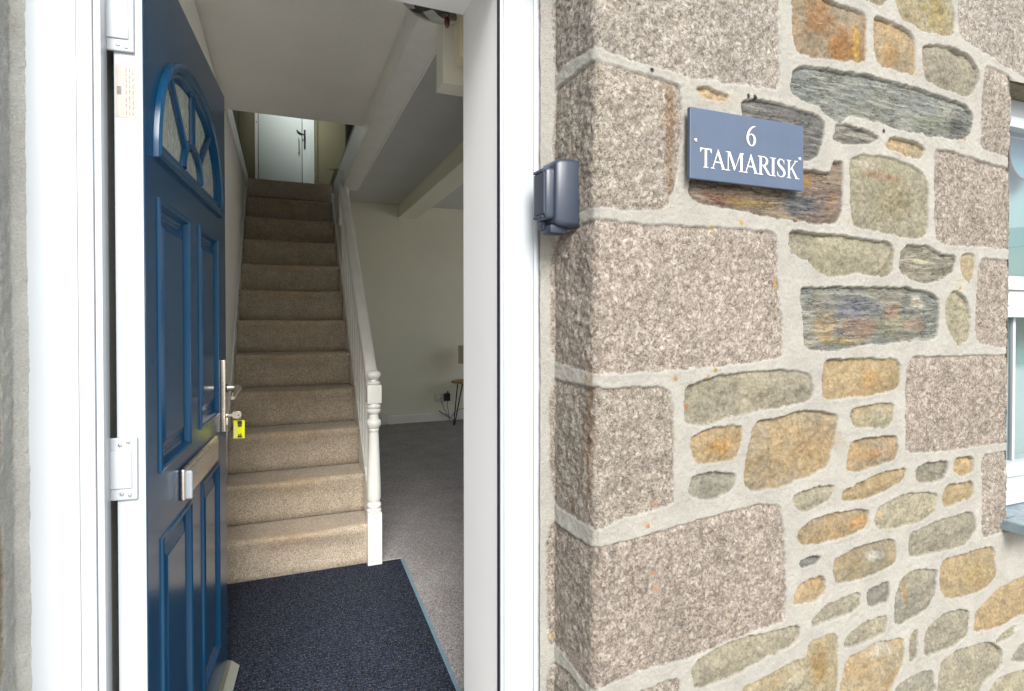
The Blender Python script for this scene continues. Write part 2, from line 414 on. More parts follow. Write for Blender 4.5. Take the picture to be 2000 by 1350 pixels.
S('G', (.97, .95, .93, 1), 1923,127, 1967,142, 1990,170, 1990,320, 1965,305, 1915,293, 1918,200)
S('G', (.95, .91, .89, 1), 1825,293, 1850,293, 1900,307, 1965,328, 1990,333, 1990,500, 1965,488, 1827,480, 1825,400)
S('G', (.98, .93, .91, 1), 1912,502, 1970,507, 1990,508, 1990,680, 1968,683, 1905,673, 1905,600)
S('G', (.93, .88, .86, 1), 1772,697, 1850,695, 1967,692, 1990,692, 1990,862, 1960,867, 1867,880, 1767,890, 1768,800)
S('G', (.96, .93, .90, 1), 1916,888, 1962,882, 1990,878, 1990,1030, 1952,1044, 1916,1053, 1918,970)
S('R', RUST, 1548,-60, 1548,57, 1555,97, 1567,108, 1627,115, 1673,123, 1690,120, 1692,33, 1673,20, 1617,0, 1590,-30)
S('R', ORNG, 1707,32, 1740,43, 1777,63, 1788,83, 1787,147, 1767,143, 1717,127, 1708,100)
S('R', OLIVE, 1747,-40, 1747,0, 1760,37, 1800,60, 1850,70, 1863,67, 1865,27, 1857,0, 1850,-40)
S('R', GREY, 1625,-80, 1660,-12, 1722,14, 1738,-10, 1735,-80)
S('R', GGRN, 1803,87, 1860,93, 1893,110, 1912,140, 1911,163, 1893,192, 1850,177, 1810,157, 1802,133)
S('S', SLT, 1550,140, 1567,132, 1633,137, 1733,157, 1833,187, 1887,207, 1902,227, 1897,260, 1877,273, 1820,267, 1747,250, 1687,230, 1660,223, 1643,240, 1627,233, 1600,210, 1560,195, 1545,177)
S('S', SLD, 1449,198, 1476,195, 1532,206, 1597,226, 1612,242, 1607,271, 1597,304, 1581,315, 1500,312, 1460,290, 1448,216)
S('S', GREY, 1633,245, 1653,243, 1720,267, 1700,280, 1650,283, 1627,273)
S('R', TAN, 1740,268, 1787,278, 1808,293, 1800,310, 1760,303, 1732,287)
S('R', TAN, 1362,172, 1383,173, 1423,190, 1417,200, 1377,193)
S('S', PUR, 1349,345, 1460,340, 1572,333, 1623,340, 1627,318, 1645,318, 1647,335, 1645,383, 1643,417, 1630,438, 1567,433, 1500,423, 1383,400, 1363,397, 1345,377)
S('R', OLIVE, 1660,310, 1687,303, 1733,307, 1790,327, 1810,353, 1813,400, 1811,460, 1783,468, 1733,457, 1667,443, 1663,400)
S('R', OLIVE, 1545,453, 1567,455, 1640,462, 1700,470, 1737,475, 1747,490, 1743,533, 1717,543, 1677,533, 1627,542, 1597,533, 1580,510, 1547,497, 1542,480)
S('S', GGRN, 1760,493, 1773,480, 1813,482, 1833,497, 1867,503, 1860,533, 1833,550, 1800,553, 1760,537, 1758,515)
S('R', OLIVE, 1880,500, 1890,497, 1903,499, 1902,533, 1892,558, 1882,540, 1877,517)
S('S', SLT, 1567,563, 1633,563, 1700,563, 1760,562, 1820,573, 1835,587, 1833,627, 1830,660, 1800,667, 1700,673, 1633,683, 1573,683, 1572,633, 1562,587)
S('R', OLIVE, 1860,570, 1873,569, 1890,590, 1895,627, 1890,663, 1873,678, 1857,653, 1847,617, 1850,587)
S('R', GGRN, 1343,757, 1383,740, 1450,728, 1517,725, 1567,728, 1585,733, 1590,760, 1580,783, 1533,795, 1483,803, 1383,830, 1340,827, 1337,793)
S('R', TAN, 1613,705, 1667,702, 1750,702, 1758,717, 1757,757, 1700,773, 1623,783, 1608,777, 1608,727)
S('R', OLIVE, 1667,800, 1700,793, 1750,788, 1740,830, 1717,837, 1670,837, 1660,817)
S('R', ORNG, 1352,853, 1384,839, 1425,834, 1451,835, 1443,881, 1433,900, 1356,906, 1350,865)
S('R', TAN, 1476,826, 1520,818, 1561,804, 1602,804, 1638,812, 1630,861, 1618,910, 1581,930, 1524,951, 1470,959, 1455,947, 1457,902)
S('R', GGRN, 1351,934, 1384,926, 1437,928, 1435,951, 1400,975, 1356,977, 1345,963)
S('R', ORNG, 1663,867, 1696,857, 1749,851, 1753,873, 1749,898, 1704,914, 1655,924, 1657,894)
S('R', TAN, 1645,963, 1687,941, 1732,922, 1769,916, 1767,934, 1728,959, 1683,975, 1645,979)
S('R', GREY, 1791,918, 1810,906, 1850,902, 1852,918, 1838,939, 1793,945)
S('R', TAN, 1865,896, 1903,892, 1901,922, 1879,930, 1863,922)
S('R', OCH, 1846,951, 1901,941, 1899,975, 1844,994, 1842,970)
S('R', PALE, 1551,967, 1594,953, 1630,951, 1622,975, 1573,1000, 1551,992)
S('R', ORNG, 1561,1036, 1602,1010, 1655,1000, 1696,996, 1694,1028, 1655,1049, 1569,1067, 1559,1053)
S('R', PALE, 1716,992, 1761,969, 1802,963, 1832,965, 1828,1000, 1793,1022, 1716,1036, 1707,1016)
S('R', GGRN, 1781,1044, 1826,1022, 1901,998, 1907,1036, 1887,1065, 1777,1091, 1775,1065)
S('S', SLD, 1561,1100, 1582,1089, 1604,1087, 1596,1100, 1569,1108)
S('R', OCH, 1632,1093, 1679,1069, 1749,1053, 1751,1097, 1712,1122, 1634,1142, 1628,1120)
S('R', OCH, 1840,1097, 1891,1081, 1942,1067, 1946,1122, 1928,1150, 1846,1173, 1836,1150)
S('R', ORNG, 1553,1159, 1577,1134, 1610,1128, 1612,1159, 1594,1175, 1551,1183)
S('R', GGRN, 1586,1212, 1622,1179, 1679,1159, 1681,1183, 1651,1203, 1588,1226)
S('R', GREY, 1694,1155, 1736,1136, 1736,1175, 1696,1187)
S('R', GREY, 1761,1130, 1793,1114, 1832,1114, 1826,1159, 1810,1191, 1747,1226, 1749,1167)
S('R', TAN, 1907,1195, 1948,1155, 2000,1126, 2040,1110, 2045,1190, 1995,1200, 1940,1228, 1903,1236)
S('R', GGRN, 1651,1252, 1683,1220, 1732,1203, 1728,1236, 1696,1252, 1651,1269)
S('R', GGRN, 1808,1232, 1846,1199, 1893,1191, 1891,1240, 1859,1265, 1806,1285)
S('R', GREY, 1777,1244, 1793,1228, 1791,1281, 1777,1297)
S('R', OLIVE, 1944,1250, 1985,1222, 1982,1240, 1948,1258)
S('R', GGRN, 1354,1299, 1396,1269, 1457,1246, 1500,1238, 1561,1222, 1561,1252, 1500,1285, 1437,1318, 1360,1346, 1352,1330)
S('R', OCH, 1582,1256, 1638,1236, 1634,1346, 1625,1420, 1440,1440, 1445,1350, 1500,1322, 1577,1283)
S('R', TAN, 1655,1289, 1704,1260, 1765,1246, 1765,1297, 1740,1346, 1735,1400, 1650,1430, 1640,1340)
S('R', GGRN, 1834,1301, 1867,1273, 1932,1254, 1956,1269, 1956,1305, 1916,1342, 1900,1420, 1830,1425)
S('R', GREY, 1745,1346, 1785,1322, 1822,1309, 1826,1348, 1820,1425, 1745,1430)
S('R', OLIVE, 1930,1355, 1948,1326, 1989,1313, 2060,1300, 2060,1420, 1925,1430)
S('R', GREY, 1975,1292, 1981,1281, 2000,1256, 2060,1238, 2060,1280, 2000,1292)
# stains: pixel centre, radii in metres, colour, strength
STAIN = [((1308, 260), (.016, .13), lin(205, 165, 120), .6), ((1150, 850), (.018, .16), lin(200, 158, 115), .5), ((1120, 990), (.01, .02), lin(190, 120, 50), .7),
 ((1610, 640), (.045, .035), lin(195, 165, 120), .6), ((1680, 640), (.075, .026), lin(168, 128, 104), .6), ((1640, 665), (.08, .014), lin(196, 172, 120), .8),
 ((1745, 610), (.03, .03), lin(190, 148, 115), .6), ((1785, 632), (.05, .02), lin(190, 155, 125), .6), ((1740, 640), (.06, .03), lin(170, 165, 135), .7), ((1665, 600), (.10, .03), lin(120, 124, 138), .7), ((1795, 590), (.03, .018), lin(205, 195, 175), .95),
 ((1400, 385), (.06, .018), lin(150, 105, 92), .8), ((1460, 395), (.09, .012), lin(170, 140, 80), .7), ((1560, 400), (.07, .03), lin(100, 108, 118), .8), ((1625, 395), (.014, .03), lin(180, 140, 95), .6), ((1580, 350), (.03, .02), lin(180, 140, 80), .7),
 ((1670, 90), (.018, .05), lin(205, 165, 80), .85), ((1600, 50), (.05, .03), lin(150, 105, 55), .6), ((1640, 95), (.04, .03), lin(175, 120, 50), .6), ((1740, 110), (.035, .03), lin(200, 150, 80), .5),
 ((1830, 30), (.05, .04), lin(180, 155, 80), .6), ((1720, 345), (.07, .012), lin(160, 110, 80), .6), ((1690, 320), (.05, .010), lin(200, 190, 170), .7), ((1745, 395), (.08, .05), lin(150, 135, 95), .5),
 ((1820, 240), (.10, .02), lin(140, 142, 110), .5), ((1870, 250), (.05, .02), lin(92, 96, 98), .7), ((1620, 470), (.05, .012), lin(190, 180, 150), .6), ((1800, 510), (.05, .008), lin(205, 200, 165), .7),
 ((1700, 735), (.04, .03), lin(196, 150, 88), .6), ((1405, 872), (.035, .022), lin(190, 140, 66), .6), ((1600, 860), (.09, .05), lin(186, 150, 105), .35), ((1705, 885), (.03, .02), lin(200, 140, 75), .5),
 ((1710, 1085), (.035, .016), lin(205, 200, 185), .8), ((1720, 1270), (.05, .02), lin(215, 208, 190), .6), ((1600, 1300), (.03, .05), lin(170, 130, 60), .5), ((1770, 1160), (.012, .05), lin(180, 140, 70), .6),
 ((1675, 1020), (.04, .015), lin(205, 150, 70), .5), ((1400, 190), (.06, .018), lin(214, 190, 160), .5), ((1550, 1345), (.05, .04), lin(205, 200, 180), .4), ((1900, 1120), (.05, .03), lin(185, 155, 85), .4)]
SPOT = [(1514, 560, lin(225, 165, 20)), (1513, 548, lin(225, 165, 20)), (1875, 563, lin(225, 170, 60)), (1383, 735, lin(215, 180, 110)), (1397, 723, lin(190, 165, 60)), (1320, 740, lin(215, 165, 110)), (1265, 1028, lin(215, 150, 100)),
 (1275, 1120, lin(215, 150, 95)), (1280, 1148, lin(215, 150, 95)), (1280, 985, lin(205, 150, 110)), (1885, 272, lin(215, 160, 90)), (1803, 110, lin(210, 160, 70)), (1390, 445, lin(220, 190, 90)), (1080, 1240, lin(215, 170, 60)),
 (1273, 137, lin(60, 50, 45)), (1462, 188, lin(60, 50, 45)), (1475, 190, lin(60, 50, 45)), (1727, 256, lin(60, 50, 45)), (1720, 1005, lin(220, 180, 110)), (1346, 795, lin(205, 140, 80)), (1448, 435, lin(215, 180, 80))]

def chaikin(p, it=2):
    for _ in range(it):
        q = []
        for i in range(len(p)):
            a, b = p[i], p[(i+1) % len(p)]
            q += [(a[0]*.86+b[0]*.14, a[1]*.86+b[1]*.14), (a[0]*.14+b[0]*.86, a[1]*.14+b[1]*.86)]
        p = q
    return p
def sdf(poly, X, Y):
    d = np.full(X.shape, 1e9); ins = np.zeros(X.shape, bool); n = len(poly)
    for i in range(n):
        ax, ay = poly[i]; bx, by = poly[(i+1) % n]; ex, ey = bx-ax, by-ay
        t = np.clip(((X-ax)*ex+(Y-ay)*ey)/(ex*ex+ey*ey+1e-12), 0, 1)
        d = np.minimum(d, (X-ax-t*ex)**2+(Y-ay-t*ey)**2)
        c = ((ay > Y) != (by > Y)) & (X < ex*(Y-ay)/(ey if abs(ey) > 1e-12 else 1e-12)+ax); ins ^= c
    d = np.sqrt(d); return np.where(ins, -d, d)
def filler(s0, s1, z0, z1, seed, taken, path):
    rnd = random.Random(seed); out = []; z = z0
    pal = [OLIVE, TAN, GGRN, OCH, GREY, PALE, ORNG]
    while z < z1-.03:
        h = rnd.uniform(.09, .20); x = s0-rnd.uniform(0, .1)
        while x < s1:
            wd = rnd.uniform(.10, .34) if h < .14 else rnd.uniform(.16, .42); g = .018
            if rnd.random() < .25 and h > .13: subs = [(x, z, wd, h*.48), (x, z+h*.52, wd*.46, h*.48), (x+wd*.54, z+h*.52, wd*.46, h*.48)]
            else: subs = [(x, z, wd, h)]
            for (a, b, c, e) in subs:
                j = lambda: rnd.uniform(-.012, .012)
                p = [(a+g+j(), b+g+j()), (a+c*.5, b+g*.6+j()), (a+c-g+j(), b+g+j()), (a+c-g*.6, b+e*.5), (a+c-g+j(), b+e-g+j()), (a+c*.5, b+e-g*.6+j()), (a+g+j(), b+e-g+j()), (a+g*.6+j(), b+e*.5)]
                ok = True
                for q in p+[(a+c/2, b+e/2)]:
                    if q[0] < s0+.008 or q[0] > s1-.008: ok = False; break
                    X, Y = path(q[0]); u, v = proj(X, Y, q[1]) if (math.sin(YAW)*X+math.cos(YAW)*Y) > .1 else (-1e4, 0)
                    if -10 < u < 2030 and -30 < v < 1372: ok = False; break
                    for (_, _, pp, _) in taken:
                        bx = [t[0] for t in pp]; bz = [t[1] for t in pp]
                        if min(bx)-.012 < q[0] < max(bx)+.012 and min(bz)-.012 < q[1] < max(bz)+.012: ok = False; break
                    if not ok: break
                if ok:
                    t = rnd.random(); ty = 'G' if t < .18 else ('S' if t < .3 else 'R')
                    out.append((ty, G1 if ty == 'G' else (SLT if ty == 'S' else rnd.choice(pal)), p, {}))
            x += wd
        z += h
    return out
def masonry_sheet(name, sv, zv, path, norm, stones, parent, holes=(), edge=None, stain=True, mcol=(.70, .665, .585)):
    s, z = np.meshgrid(sv, zv); ns, nz = len(sv), len(zv)
    wx = s+.0045*fbm(s*34, z*34, 3)*2+.0028*fbm(s*120, z*120, 9)*2; wz = z+.0045*fbm(s*34, z*34, 5)*2+.0028*fbm(s*120, z*120, 11)*2
    D = np.full(s.shape, 1.0); C = np.zeros(s.shape+(4,)); C[..., 3] = 1
    mt = fbm(s*6, z*6, 40)
    C[..., :3] = np.array(mcol)*(1+.10*mt[..., None])
    T = np.zeros(s.shape+(4,)); T[..., 3] = 1
    idx = np.full(s.shape, -1)
    typ = np.full(s.shape, -1)
    for k, (ty, c, poly, o) in enumerate(stones):
        P = chaikin(poly); xs = [p[0] for p in P]; zs = [p[1] for p in P]
        i0, i1 = np.searchsorted(sv, min(xs)-.02), np.searchsorted(sv, max(xs)+.02)
        j0, j1 = np.searchsorted(zv, min(zs)-.02), np.searchsorted(zv, max(zs)+.02)
        if i1 <= i0 or j1 <= j0: continue
        sl = (slice(j0, j1), slice(i0, i1)); d = sdf(P, wx[sl], wz[sl])-(.0035 if ty != 'G' else .001)
        m = d < D[sl]; D[sl] = np.where(m, d, D[sl]); idx[sl] = np.where(m, k, idx[sl])
    ds, dz = np.gradient(D, sv, axis=1), np.gradient(D, zv, axis=0)
    top = np.clip(dz, 0, 1); bot = np.clip(-dz, 0, 1)
    n1 = fbm(s*60, z*60, 21); n2 = fbm(s*16, z*16, 22)
    smear = bot*(.001+.009*np.clip(n2+.05+n1*1.2, 0, 1))
    ss = lambda e0, e1, x: (lambda t: t*t*(3-2*t))(np.clip((x-e0)/(e1-e0), 0, 1))
    inside = 1-ss(-.0035, .0008, D+smear*.9)
    mortarh = .0022*fbm(s*18, z*18, 31)*2+.0014*n1*2+.0012*fbm(s*160, z*160, 33, 2)*2+.0007*np.exp(-np.clip(D, 0, 1)/.006)
    H = mortarh.copy()
    for k, (ty, c, poly, o) in enumerate(stones):
        m = idx == k
        if not m.any(): continue
        S_, Z_, d_ = s[m], z[m], D[m]; rr = random.Random(k+7)
        cm = np.array(c[:3])
        if ty == 'G': r = .0030*fbm(S_*30, Z_*30, k)*2+.0036*fbm(S_*110, Z_*110, k+1, 3)*2; base = -.002
        elif ty == 'S':
            tl = rr.uniform(-.12, .12); q = Z_+S_*tl
            sw = np.mod(q*48+3.2*fbm(S_*7, q*14, k+5)+1.0*fbm(S_*40, q*60, k+8), 1); sw2 = np.mod(q*130+2.5*fbm(S_*18, q*30, k+9), 1)
            r = .0030*fbm(S_*9, q*95, k)*2+.0020*fbm(S_*60, q*230, k+3)*2+.0065*(sw-.5)+.0022*(sw2-.5); base = -.0048
        else: r = .0060*fbm(S_*22, Z_*26, k)*2+.0058*fbm(S_*75, Z_*75, k+1, 4)*2; base = -.0048
        fall = np.exp(np.clip(d_, -1, 0)/.022)
        if ty != 'G':
            s0, z0, hw, hh_ = S_.mean(), Z_.mean(), max(np.ptp(S_)/2, .02), max(np.ptp(Z_)/2, .02); fc = None
            for q_ in range(9):
                an = rr.uniform(0, 6.283); sl_ = rr.uniform(.02, .16); px_ = rr.uniform(-.7, .7)*hw; pz_ = rr.uniform(-.7, .7)*hh_
                pl = sl_*((S_-s0-px_)*math.cos(an)+(Z_-z0-pz_)*math.sin(an))+.003*fbm(S_*40, Z_*40, k+q_, 3)
                fc = pl if fc is None else (np.minimum(fc, pl) if q_ < 6 else np.maximum(fc, pl-.004))
            r = r*.8+np.clip(fc, -.010, .004)*(1.0 if ty == 'R' else .6)+.002
        tr_ = (.002+rr.random()*.007) if ty != 'G' else .0005+rr.random()*.004
        hh = base-(.0005+tr_*top[m])*fall-.002*(1-bot[m])*fall+r*(1-.6*fall)+.0035*(1-fall)
        H[m] = mortarh[m]*(1-inside[m])+hh*inside[m]
        v = fbm(S_*14, Z_*14, k+50)[:, None]; v2 = fbm(S_*5, Z_*5, k+60)[:, None]
        if ty == 'G': cc = cm*(1+.10*v2)
        else:
            alt = np.array([OCH, GGRN, TAN, PALE, GREY][rr.randrange(5)][:3]); a = np.clip(.35+v*1.6, 0, .75)
            cc = (cm*(1-a)+alt*a)*(1+.35*v2) if ty == 'R' else (cm*(1-a*.5)+alt*a*.5)*(1+.3*v2)
        C[m, :3] = C[m, :3]*(1-inside[m][:, None])+cc*inside[m][:, None]
        T[m, {'G': 0, 'S': 1, 'R': 2}[ty]] = inside[m]
    if stain:
        for (px, py), (ra, rb), c, k in STAIN:
            cs, cz = px_s(px, py); e = ((s-cs)/ra)**2+((z-cz)/rb)**2+fbm(s*45, z*45, int(px))*2.2
            a = k*np.clip(1.25-e, 0, 1)[..., None]
            C[..., :3] = C[..., :3]*(1-a)+np.array(c[:3])*a
        for px, py, c in SPOT:
            cs, cz = px_s(px, py); e = np.sqrt((s-cs)**2+(z-cz)**2)+fbm(s*150, z*150, int(px))*.004
            a = np.clip((.0065-e)/.002, 0, 1)[..., None]; C[..., :3] = C[..., :3]*(1-a)+np.array(c[:3])*a; T[..., :3] *= (1-a)
    PX, PY = path(s); NX, NY = norm(s)
    if edge is not None:                         # ragged arris at the window opening
        e = np.exp(-np.abs(s-edge)/.03)
        PX = PX+e*(.008*fbm(z*22, z*0+3, 77)*2+.005*fbm(z*90, z*0+5, 78)*2)
    V = np.stack([PX+NX*H, PY+NY*H, z], -1).reshape(-1, 3)
    i = np.arange(ns-1); j = np.arange(nz-1); I, J = np.meshgrid(i, j); a = (J*ns+I).ravel()
    ok = np.ones(len(a), bool); cs = (sv[:-1]+sv[1:])/2; cz = (zv[:-1]+zv[1:])/2; CS, CZ = np.meshgrid(cs, cz); CS = CS.ravel(); CZ = CZ.ravel()
    for (h0, h1, h2, h3) in holes: ok &= ~((CS > h0) & (CS < h1) & (CZ > h2) & (CZ < h3))
    a = a[ok]; Q = np.stack([a, a+1, a+ns+1, a+ns], -1).astype(np.int32)
    me = bpy.data.meshes.new(name); me.vertices.add(len(V)); me.vertices.foreach_set('co', V.astype(np.float32).ravel())
    me.loops.add(Q.size); me.loops.foreach_set('vertex_index', Q.ravel()); me.polygons.add(len(Q))
    me.polygons.foreach_set('loop_start', np.arange(0, Q.size, 4, dtype=np.int32)); me.polygons.foreach_set('loop_total', np.full(len(Q), 4, dtype=np.int32))
    me.update(calc_edges=True); me.polygons.foreach_set('use_smooth', [True]*len(Q))
    for nm, A in (('col', C), ('typ', T)):
        at_ = me.attributes.new(nm, 'FLOAT_COLOR', 'POINT'); at_.data.foreach_set('color', A.astype(np.float32).reshape(-1))
    me.materials.append(M['masonry']); o = bpy.data.objects.new(name, me); col.objects.link(o); o.parent = parent
    return o

FR = (.555, 1.20)     # outer edge of the door frame
def pathR(s):
    s = np.asarray(s, float); x = np.where(s >= 0, CORN.x+s, CORN.x+rev_dir.x*(-s)); y = np.where(s >= 0, YW, CORN.y+rev_dir.y*(-s))
    t = np.clip(-s-REVL, 0, 1); x = np.where(s < -REVL, REV0.x-t*.957, x); y = np.where(s < -REVL, REV0.y+t*.29, y)
    r = .016; k = np.clip(1-np.abs(s)/r, 0, 1)**2*r*.45       # knocked-off arris
    return (x+k*.75, y+k*.6) if x.ndim else (float(x), float(y))
def normR(s):
    b = np.clip(.5+s/.02, 0, 1); b = b*b*(3-2*b)
    nx = (1-b)*(-rev_dir.y*-1)*-1; ny = (1-b)*(rev_dir.x)-b
    nx = (1-b)*rev_dir.y*-1; l = np.sqrt(nx*nx+ny*ny); return nx/l, ny/l
wall = thing('stone_wall', 'rubble stone wall of granite quoins, slate and brown stones between doorway and window', 'wall', (0, 0, 0))
svR = np.concatenate([np.arange(-REVL-.034, -REVL, .003), np.arange(-REVL, 1.44, .0028), np.arange(1.44, 3.6, .012)])
hx0 = XWIN-CORN.x
k = np.searchsorted(svR, hx0); svR[k] = hx0
zvR = np.concatenate([np.arange(-.16, .06, .012), np.arange(.06, 2.16, .0029), np.arange(2.16, 2.9, .014)])
for zz in (WIN[2], WIN[3]): zvR[np.searchsorted(zvR, zz)] = zz
stR = ST+filler(-REVL, 3.55, -.16, 2.88, 4, ST, lambda q: pathR(np.float64(q)) if False else ((CORN.x+q, YW) if q >= 0 else (CORN.x+rev_dir.x*-q, CORN.y+rev_dir.y*-q)))
masonry_sheet('masonry_face', svR, zvR, pathR, normR, stR, wall, holes=[(hx0, WIN[1]-CORN.x, WIN[2], WIN[3])], edge=hx0)
# window reveals (left cheek, soffit, right cheek) in the same stone
def pathC(s): return (XWIN+.002+0*s, YW+.004+s)
def normC(s): return (1+0*s, 0*s)
chk = [('G', G1, [(-.05, a+.006), (.3, a+.006), (.3, b-.006), (-.05, b-.006)], {}) for a, b in ((.6, .75), (.75, 1.04), (1.04, 1.22), (1.22, 1.44), (1.44, 1.65), (1.65, 1.95))]
masonry_sheet('window_reveal', np.arange(-.004, .14, .006), np.arange(.56, 1.94, .006), pathC, normC, chk, wall, stain=False)
mb = MB(); mb.box(WIN[1], YW+.01, .5, WIN[1]+.3, 1.40, 2.0)
ck_ = mb.build('window_cheek', M['masonry'], wall)
mb = MB(); mb.box(XWIN-.1, YW+.014, WIN[3]+.001, WIN[1]+.02, 1.40, 2.3)
so_ = mb.build('window_soffit', M['masonry'], wall)
for o_ in (ck_, so_):
    for nm, cv in (('col', (.42, .36, .24, 1)), ('typ', (0, 0, 1, 1))):
        A = o_.data.attributes.new(nm, 'FLOAT_COLOR', 'POINT'); A.data.foreach_set('color', list(cv)*len(o_.data.vertices))
mb = MB(); mb.box(.66, YW+.03, -.15, XWIN-.02, 1.40, 2.88); mb.box(XWIN-.02, YW+.03, 2.3, 4.2, 1.40, 2.88); mb.box(XWIN-.02, YW+.03, -.15, 4.2, 1.40, .54); mb.box(WIN[1]+.3, YW+.03, .54, 4.2, 1.4, 2.3)
mb.build('wall_core', M['render'], wall)
# left-hand masonry
CL = (-.434, YW); RL = (-.418, 1.19)
ldir = Vector((RL[0]-CL[0], RL[1]-CL[1])); LL = ldir.length; ldir.normalize()
def pathL(s):
    s = np.asarray(s, float); x = np.where(s <= 0, CL[0]+s, CL[0]+ldir.x*s); y = np.where(s <= 0, YW, CL[1]+ldir.y*s)
    t = np.clip(s-LL, 0, 1); x = np.where(s > LL, RL[0]+t*.8, x); y = np.where(s > LL, RL[1]+t*.6, y); return x, y
def normL(s):
    b = np.clip(.5+s/.02, 0, 1); nx = b*ldir.y; ny = -b*ldir.x-(1-b); l = np.sqrt(nx*nx+ny*ny); return nx/l, ny/l
qs = []; rl = random.Random(5); zq = -.16
for i in range(12):
    h = [.20, .30, .24, .34, .22, .30][i % 6]; wq = .42 if i % 2 else .24
    qs.append(('G' if i % 3 else 'R', (1.25, 1.18, 1.05, 1) if i % 3 else lin(225, 212, 175), [(-wq, zq+.012), (LL-.036, zq+.014), (LL-.032, zq+h*.5), (LL-.038, zq+h-.014), (-wq, zq+h-.012)], {})); zq += h
stL = qs+filler(-1.85, -.45, -.16, 2.88, 12, qs, lambda q: (CL[0]+q, YW) if q <= 0 else (CL[0], YW+q))
walll = thing('stone_wall', 'rubble stone wall edge left of the white door frame', 'wall', (0, 0, 0))
masonry_sheet('masonry_face', np.concatenate([np.arange(-1.9, -.1, .012), np.arange(-.1, LL+.04, .003)]), np.concatenate([np.arange(-.16, .3, .012), np.arange(.3, 2.0, .0035), np.arange(2.0, 2.9, .014)]), pathL, normL, stL, walll, stain=False, mcol=(.86, .85, .78))
mb = MB(); mb.box(-2.33, YW+.03, -.15, -.44, 1.40, 2.88); mb.build('wall_core', M['render'], walll)

# stone lintel over the doorway
lin_ = thing('stone_lintel', 'granite lintel and rubble courses above the doorway', 'lintel', (0, 0, 0))
ls_ = [('G', (.97, .95, .93, 1), [(-.46, 2.115), (.0, 2.112), (.60, 2.115), (.60, 2.37), (.1, 2.375), (-.46, 2.37)], {}),
 ('R', OLIVE, [(-.46, 2.40), (-.12, 2.40), (-.13, 2.56), (-.46, 2.56)], {}), ('R', TAN, [(-.09, 2.40), (.22, 2.40), (.22, 2.55), (-.10, 2.55)], {}), ('S', SLT, [(.25, 2.40), (.60, 2.40), (.60, 2.54), (.25, 2.55)], {}),
 ('R', ORNG, [(-.46, 2.60), (-.2, 2.60), (-.2, 2.8), (-.46, 2.8)], {}), ('R', GGRN, [(-.17, 2.59), (.3, 2.59), (.3, 2.8), (-.17, 2.8)], {}), ('R', OCH, [(.33, 2.58), (.60, 2.58), (.60, 2.8), (.33, 2.8)], {})]
masonry_sheet('masonry_face', np.arange(-.445, .625, .006), np.arange(2.095, 2.90, .006), lambda s: (s+0., YW+.001+0.*s), lambda s: (0.*s, 0.*s-1), ls_, lin_, stain=False)
mb = MB(); mb.box(-.44, YW+.02, 2.097, .62, 1.188, 2.885); lc_ = mb.build('lintel_core', M['masonry'], lin_)
for nm, cv in (('col', (.95, .92, .88, 1)), ('typ', (1, 0, 0, 1))):
    A = lc_.data.attributes.new(nm, 'FLOAT_COLOR', 'POINT'); A.data.foreach_set('color', list(cv)*len(lc_.data.vertices))

# ================================================================== GROUND AND NEIGHBOURS
struct('ground', MB().box(-60, -60, -.30, 80, 80, -.155), M['paving'])
def house(x, y, w_, d_, e, rdg, rz, label):
    t = thing('neighbour_house', label, 'house', (x, y, -.15), rz)
    m = MB(); m.box(-w_/2, -d_/2, 0, w_/2, d_/2, e); m.build('wall', M['render'], t)
    m = MB(); m.prism([(-w_/2-.3, -d_/2-.35, e-.05), (-w_/2-.3, 0, rdg), (-w_/2-.3, d_/2+.35, e-.05)], (w_+.6, 0, 0)); m.build('roof', M['roof_slate'], t)
    for k in range(3):
        m = MB(); m.box(-w_/2+w_*(.15+.28*k), d_/2-.01, 1.0, -w_/2+w_*(.28+.28*k), d_/2+.03, 2.2, .01); m.build('window', M['upvc'], t)
    m = MB(); m.box(-w_*.3, -.3, rdg-.5, -w_*.3+.6, .3, rdg+.7, .02); m.build('chimney', M['render'], t)
    return t
house(24, -11, 12, 7, 3.7, 4.7, R(62), 'cream bungalow with slate roof mirrored in the window glass')

# ================================================================== HOUSE INTERIOR SHELL
XL = -.275; YIN = 1.488; YS = 2.84; RIS = .2; GO = .223; XS = .397
LAND = 2.4
struct('floor', MB().box(-.6, 1.10, -.15, 4.2, 6.7, -.006), M['render'])
o = struct('carpet', MB().box(.44, 1.47, -.004, 4.0, 6.7, .004), M['grey_carpet']); 
struct('wall_left', MB().box(-.6, YIN, -.1, XL, 6.6, 2.30), M['plaster'])
struct('wall_left_reveal', MB().box(-.6, 1.27, -.1, -.306, YIN, 2.3), M['plaster'])
struct('reveal_right', MB().box(.4575, 1.214, -.1, .60, YIN, 2.6), M['reveal'], bevel=.004)
struct('wall_front', MB().box(.60, 1.40, -.1, XWIN-.02, YIN, 2.6).box(XWIN-.02, 1.4, -.1, WIN[1]+.02, YIN, .58).box(WIN[1]+.02, 1.4, -.1, 4.1, YIN, 2.6).box(XWIN-.02, 1.4, 1.93, WIN[1]+.02, YIN, 2.6), M['magnolia'])
struct('door_head', MB().box(-.6, 1.262, 2.028, .60, YIN, 2.6).box(-.415, 1.19, 2.088, .56, 1.262, 2.6), M['reveal'])
struct('wall_far', MB().box(.2, 6.60, -.1, 4.1, 6.75, 2.7), M['magnolia'])
struct('wall_right', MB().box(4.0, 1.4, -.1, 4.15, 2.0, 2.7).box(4.0, 6.2, -.1, 4.15, 6.7, 2.7).box(4.0, 2.0, -.1, 4.15, 6.2, .3).box(4.0, 2.0, 2.35, 4.15, 6.2, 2.7), M['magnolia'])
struct('ceiling_hall', MB().box(XL-.1, YIN-.02, 2.31, .43, 3.345, 2.40), M['stipple'])
struct('ceiling_room', MB().box(.50, YIN-.02, 2.535, 4.1, 6.7, 2.60), M['grey_ceiling'])
